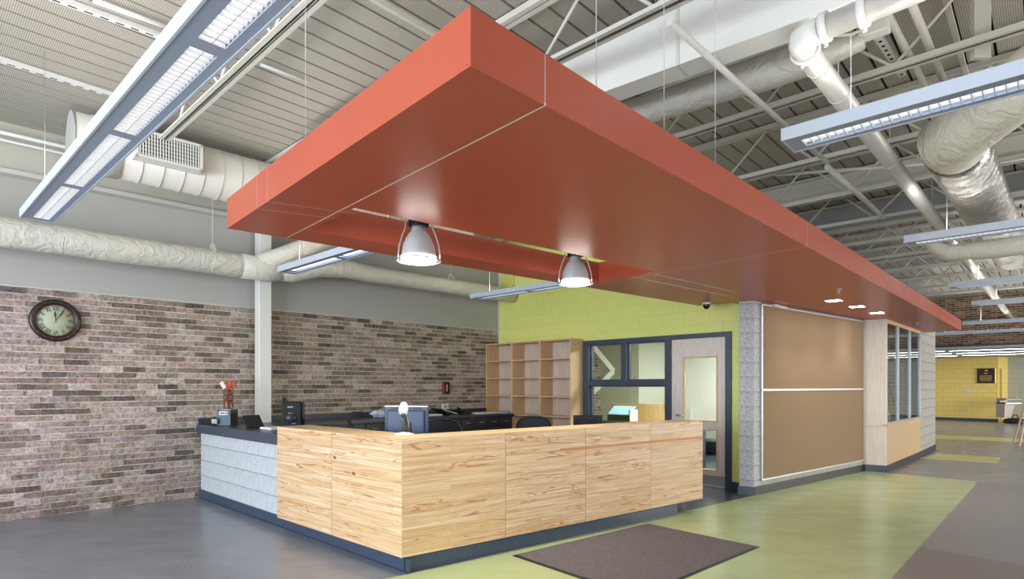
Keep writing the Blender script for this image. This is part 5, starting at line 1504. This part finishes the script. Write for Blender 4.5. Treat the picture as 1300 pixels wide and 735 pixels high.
for i in range(150):
    a = random.uniform(0, 2*PI); r = 0.05*math.sqrt(random.random())
    sphere(random.choice(groups_), (r*math.cos(a), r*math.sin(a), random.uniform(0.022, 0.27)), random.uniform(0.009, 0.014))
for i in range(45):
    a = random.uniform(0, 2*PI); r = 0.085*math.sqrt(random.random())
    sphere(groups_[random.choice([0, 2, 2, 3])], (0.02+r*math.cos(a), r*math.sin(a), 0.29+random.uniform(0, 0.09)), random.uniform(0.008, 0.014))
for g_, cm_ in zip(groups_, cmats):
    o = g_.build('candy', cm_, v); o['kind'] = 'stuff'
MB().slab((-0.03, -0.03, 0.28), (-0.085, -0.03, 0.36), 0.05, 0.003, up=(0, 1, 0.2)).build('tag_card', mat('pink_white_card', (236, 214, 214), rough=0.6), v)
c = top_pt(270, 541, DT)
t = thing('glass_bowl', 'small glass bowl of cards beside the box', 'bowl', (c.x, c.y+0.06, DT), 0)
MB().lathe([(0.0, 0.0), (0.035, 0.0), (0.06, 0.03), (0.065, 0.07), (0.055, 0.105), (0.052, 0.105), (0.06, 0.07), (0.055, 0.032), (0.0, 0.008)], 24).build('glass', M['glass'], t)
for i in range(5):
    o = MB().box(-0.035, 0.035, -0.001, 0.001, 0, 0.06).build('card', [M['paper'], mat('blue_card', (70, 96, 160), rough=0.6), M['paper'], M['paper'], mat('red_card', (170, 60, 60), rough=0.6)][i], t)
    o.location = (random.uniform(-0.008, 0.008), -0.02+i*0.01, 0.03); o.rotation_euler = (random.uniform(-0.3, 0.3), 0, random.uniform(-0.6, 0.6))
c = top_pt(322, 543.5, DT)
t = thing('tablet_stand', 'black sloping tablet stand on the worktop edge', 'tablet', (c.x, c.y, DT), -0.75)
MB().slab((-0.13, 0.02, 0.15), (0.06, 0.0, 0.012), 0.20, 0.012).build('screen_board', M['black'], t)
MB().box(0.02, 0.12, -0.10, 0.10, 0.0, 0.012).build('foot', M['black'], t)
MB().slab((-0.10, 0.02, 0.13), (-0.13, 0.02, 0.0), 0.04, 0.012).build('prop', M['black'], t)
c = top_pt(343, 545, DT)
t = thing('paper_stack', 'white stack of forms beside the tablet stand', 'papers', (c.x+0.02, c.y+0.05, DT), fK.a)
for i in range(4):
    o = MB().box(-0.14, 0.14, -0.10, 0.10, 0, 0.006).build('form', M['paper'], t); o.location = (random.uniform(-0.01, 0.01), random.uniform(-0.01, 0.01), i*0.0062)
# black terminal
c = Vector((at_d(372, 541, 6.75).x, 6.75, DT))
t = thing('desk_terminal', 'black desk terminal with a small round camera on top', 'terminal', c, 0.35)
MB().cbox(-0.125, 0.10, -0.02, 0.06, 0.02, 0.335, 0.015).build('back_shell', M['black'], t)
MB().box(0.10, 0.128, -0.03, 0.05, 0.015, 0.335).build('edge_bezel', mat('gloss_black', (20, 22, 30), rough=0.1), t)
MB().lathe([(0.0, 0), (0.06, 0.0), (0.055, 0.02), (0.0, 0.025)], 24).build('hinge_hub', M['cabinet'], t, loc=(-0.02, -0.02, 0.14)).rotation_euler = (PI/2, 0, 0)
MB().box(-0.05, -0.005, -0.024, -0.019, 0.16, 0.20).build('sticker', M['paper'], t)
MB().box(-0.02, 0.03, -0.024, -0.019, 0.07, 0.09).build('badge', mat('blue_badge', (60, 110, 210), rough=0.4), t)
MB().box(-0.06, 0.0, -0.023, -0.019, 0.262, 0.276).build('logo_strip', M['bluegrey2'], t)
MB().lathe([(0.0, -0.022), (0.02, -0.012), (0.022, 0.0), (0.02, 0.012), (0.0, 0.022)], 12, (-0.095, 0.02, 0.36)).build('webcam', M['black'], t)
MB().box(-0.10, 0.10, -0.08, 0.10, 0, 0.02).build('foot', M['black'], t)

# ------------------------------------------------------------------ monitors on the inner desk
bluep = mat('blue_black_plastic', (44, 62, 94), rough=0.4)
d0 = 5.62; c = Vector((at_d(515.5, 540, d0).x, d0, 0.75))
t = thing('monitor', 'wide flat monitor with its blue black back to the counter corner', 'monitor', c, -0.12)
w_ = 0.218
MB().cbox(-w_, w_, 0.0, 0.05, 0.21, 0.548, 0.008).build('shell', bluep, t)
MB().box(-w_, w_, 0.0, 0.03, 0.548, 0.556).build('top_edge', M['alum'], t)
MB().cbox(-w_*0.86, w_*0.86, -0.035, 0.0, 0.19, 0.515, 0.012).build('back_housing', bluep, t)
for x0_ in (-w_*0.7, w_*0.30):
    for i in range(7): MB().box(x0_+i*0.013, x0_+i*0.013+0.006, -0.004, 0.002, 0.522, 0.542).build('vent', M['black'], t)
MB().box(-0.03, 0.06, -0.05, -0.03, 0.0, 0.40).build('neck', M['black'], t)
MB().lathe([(0.0, 0.02), (0.13, 0.014), (0.14, 0.0)], 28).build('foot', M['black'], t)
MB().box(-0.08, 0.03, -0.038, -0.034, 0.40, 0.415).build('logo_strip', M['cabinet'], t)
d0 = 6.8; c = Vector((at_d(746.5, 530, d0).x, d0, 0.75))
t = thing('monitor', 'low black monitor behind the long side of the counter', 'monitor', c, 0.05)
MB().cbox(-0.172, 0.172, 0.0, 0.03, 0.10, 0.405, 0.006).build('shell', M['black'], t)
MB().cbox(-0.13, 0.13, -0.03, 0.0, 0.13, 0.36, 0.01).build('back_housing', M['black'], t)
MB().box(-0.025, 0.025, -0.03, -0.015, 0.0, 0.25).build('neck', M['black'], t)
MB().box(-0.10, 0.10, -0.08, 0.08, 0.0, 0.012).build('foot', M['black'], t)

# ------------------------------------------------------------------ bar code scanner on the ledge
c = at_z(513, 551.5, WT+0.003)
t = thing('barcode_scanner', 'white bar code scanner on a bent black stand on the counter ledge', 'scanner', c, -0.1)
lm_ = MB().lathe([(0.0, 0.022), (0.03, 0.022), (0.055, 0.015), (0.085, 0.006), (0.088, 0.0)], 28)
lm_.build('foot', M['scanwhite'], t)
MB().tube([(0.02, 0, 0.015), (0.022, 0.0, 0.06), (0.018, -0.005, 0.12), (0.004, -0.012, 0.17), (0.0, -0.015, 0.19)], [0.016, 0.013, 0.013, 0.015, 0.016], 14).build('neck', M['black'], t)
MB().tube([(0.03, 0.008, 0.02), (0.035, 0.01, 0.09), (0.03, 0.0, 0.15)], 0.003, 6).build('cable', M['alum'], t)
hd = MB().tube([(0.012, -0.055, 0.165), (0.008, -0.045, 0.185), (0.0, -0.025, 0.205), (-0.004, 0.0, 0.235), (-0.006, 0.02, 0.265), (-0.006, 0.03, 0.275)], [0.018, 0.034, 0.042, 0.040, 0.028, 0.012], 20)
hd.build('head', M['scanwhite'], t)
MB().lathe([(0.0, 0.0), (0.022, 0.001), (0.022, 0.006), (0.0, 0.007)], 18).build('scan_window', mat('scan_glass', (40, 60, 90), rough=0.1), t, loc=(0.012, -0.062, 0.168)).rotation_euler = (PI*0.62, 0, 0)

# ------------------------------------------------------------------ task chairs
def task_chair(label, px, d, rot, top):
    p = at_d(px, 530, d)
    t = thing('task_chair', label, 'chair', (p.x, p.y, 0), rot, group='black task chairs behind the counter')
    for i in range(5):
        a = 2*PI*i/5
        leg = MB().tube([(0, 0, 0.09), (0.28*math.cos(a), 0.28*math.sin(a), 0.07)], [0.025, 0.015], 8).build('leg', M['black'], t)
        MB().tube([(0.28*math.cos(a)-0.02*math.sin(a), 0.28*math.sin(a)+0.02*math.cos(a), 0.03), (0.28*math.cos(a)+0.02*math.sin(a), 0.28*math.sin(a)-0.02*math.cos(a), 0.03)], 0.03, 12).build('caster', M['black'], leg)
    MB().tube([(0, 0, 0.08), (0, 0, 0.42)], 0.025, 12).build('gas_column', M['black'], t)
    MB().cbox(-0.24, 0.24, -0.23, 0.23, 0.42, 0.50, 0.03).build('seat', M['cabinet'], t)
    MB().slab((0, 0.18, 0.45), (0, 0.30, top-0.22), 0.06, 0.02).build('back_spine', M['black'], t)
    # back: rounded rectangle, curved, with a thick rim and thin mesh
    n = 24; rim = []
    def bp(x, z): return (x, 0.24 + 0.10*(z-0.55)/max(top-0.55, 0.1) - 0.35*x*x, z)
    for k in range(n):
        a = 2*PI*k/n
        cx2, sz2 = math.cos(a), math.sin(a)
        ex = abs(cx2)**0.55*(1 if cx2 >= 0 else -1); ez = abs(sz2)**0.55*(1 if sz2 >= 0 else -1)
        zc_ = (top+0.58)/2
        rim.append(Vector(bp(0.225*ex*(1-0.06*ez), zc_ + (top-0.58)/2*ez)))
    rim.append(rim[0])
    MB().tube(rim, 0.014, 8, cap=False).build('back_rim', M['black'], t)
    cen = Vector(bp(0, (top+0.58)/2))
    vs = [cen] + rim[:-1]
    vs2 = [v_ + Vector((0, 0.008, 0)) for v_ in vs]
    fs = [(0, 1+k, 1+(k+1) % n) for k in range(n)] + [(n+1, n+2+(k+1) % n, n+2+k) for k in range(n)]
    MB().add(vs+vs2, fs).build('back_mesh', M['cabinet'], t)
    return t
task_chair('black task chair turned sideways behind the counter by the worktop', 478, 7.2, 1.9, 1.085)
task_chair('black task chair with a logo back behind the blue backed monitor', 573, 6.55, PI-0.2, 1.14)
task_chair('black task chair in front of the maple bookcase', 682, 7.3, PI*0.5+1.4, 1.13)

# ------------------------------------------------------------------ things on the worktop by the brick wall
def wpt(px, off): return fW.w(fW.x_px(px, -off), -off, DT)
t = thing('plastic_bag', 'crumpled pale plastic bag on the worktop behind the monitor', 'bag', wpt(482, 0.35), 0.4)
m = MB()
sg_ = 12
prof = [(0.0, 0.0), (0.11, 0.0), (0.14, 0.05), (0.10, 0.10), (0.06, 0.115), (0.0, 0.10)]
vs = []; fs = []
for r, z in prof:
    for k in range(sg_):
        a = 2*PI*k/sg_; rr_ = r*(1+random.uniform(-0.25, 0.25)); vs.append((rr_*math.cos(a), rr_*math.sin(a), z+random.uniform(0, 0.02)))
for i in range(len(prof)-1):
    for k in range(sg_): fs.append((i*sg_+k, i*sg_+(k+1) % sg_, (i+1)*sg_+(k+1) % sg_, (i+1)*sg_+k))
m.add(vs, fs); m.build('bag_body', mat('pale_blue_film', (196, 208, 224), rough=0.35), t)
MB().tube([(0, 0, 0.10), (0.01, 0.0, 0.13), (0.04, 0.01, 0.12)], [0.02, 0.012, 0.02], 8).build('bag_knot', mat('pale_film', (214, 220, 228), rough=0.35), t)
p = wpt(566, 0.40)
t = thing('binder', 'open black binder with white pages on the worktop', 'binder', p, fW.a)
MB().slab((-0.22, 0, 0.12), (-0.02, 0, 0.01), 0.30, 0.012).build('cover', M['black'], t)
MB().slab((-0.02, 0, 0.004), (0.24, 0, 0.004), 0.30, 0.008).build('cover', M['black'], t)
MB().slab((-0.14, 0, 0.095), (0.16, 0, 0.02), 0.27, 0.012).build('pages', M['paper'], t)
p = wpt(589, 0.36)
t = thing('desk_phone', 'black desk telephone on the worktop by the brick wall', 'telephone', p, fW.a)
MB().add([(-0.1, -0.09, 0), (0.1, -0.09, 0), (0.1, 0.09, 0), (-0.1, 0.09, 0), (-0.1, -0.09, 0.03), (0.1, -0.09, 0.03), (0.1, 0.09, 0.09), (-0.1, 0.09, 0.09)],
         [(3, 2, 1, 0), (4, 5, 6, 7), (0, 1, 5, 4), (1, 2, 6, 5), (2, 3, 7, 6), (3, 0, 4, 7)]).build('body', M['black'], t)
MB().tube([(-0.07, -0.08, 0.06), (-0.075, 0.0, 0.085), (-0.07, 0.09, 0.11)], [0.022, 0.016, 0.022], 10).build('handset', M['black'], t)
MB().box(-0.02, 0.08, 0.03, 0.05, 0.085, 0.09).build('display', M['bluegrey2'], t)
for i, (px, lab, mm) in enumerate(((612, 'white papers stacked on the worktop near the bookcase', 'paper'), (638, 'blue grey folder on the worktop beside the bookcase', 'bluegrey2'))):
    t = thing('papers', lab, 'papers', wpt(px, 0.45), fW.a + 0.1*i)
    for k in range(3):
        o = MB().box(-0.2, 0.2, -0.14, 0.14, 0, 0.008).build('sheet', M[mm] if k == 2 or i == 0 else M['paper'], t); o.location = (random.uniform(-.01, .01), random.uniform(-.01, .01), k*0.0083)
p = wpt(548, 0.40)
t = thing('papers', 'white papers beside the open binder on the worktop', 'papers', p, fW.a)
for k in range(3):
    o = MB().box(-0.15, 0.15, -0.11, 0.11, 0, 0.008).build('sheet', M['paper'], t); o.location = (random.uniform(-.01, .01), random.uniform(-.01, .01), k*0.0083)
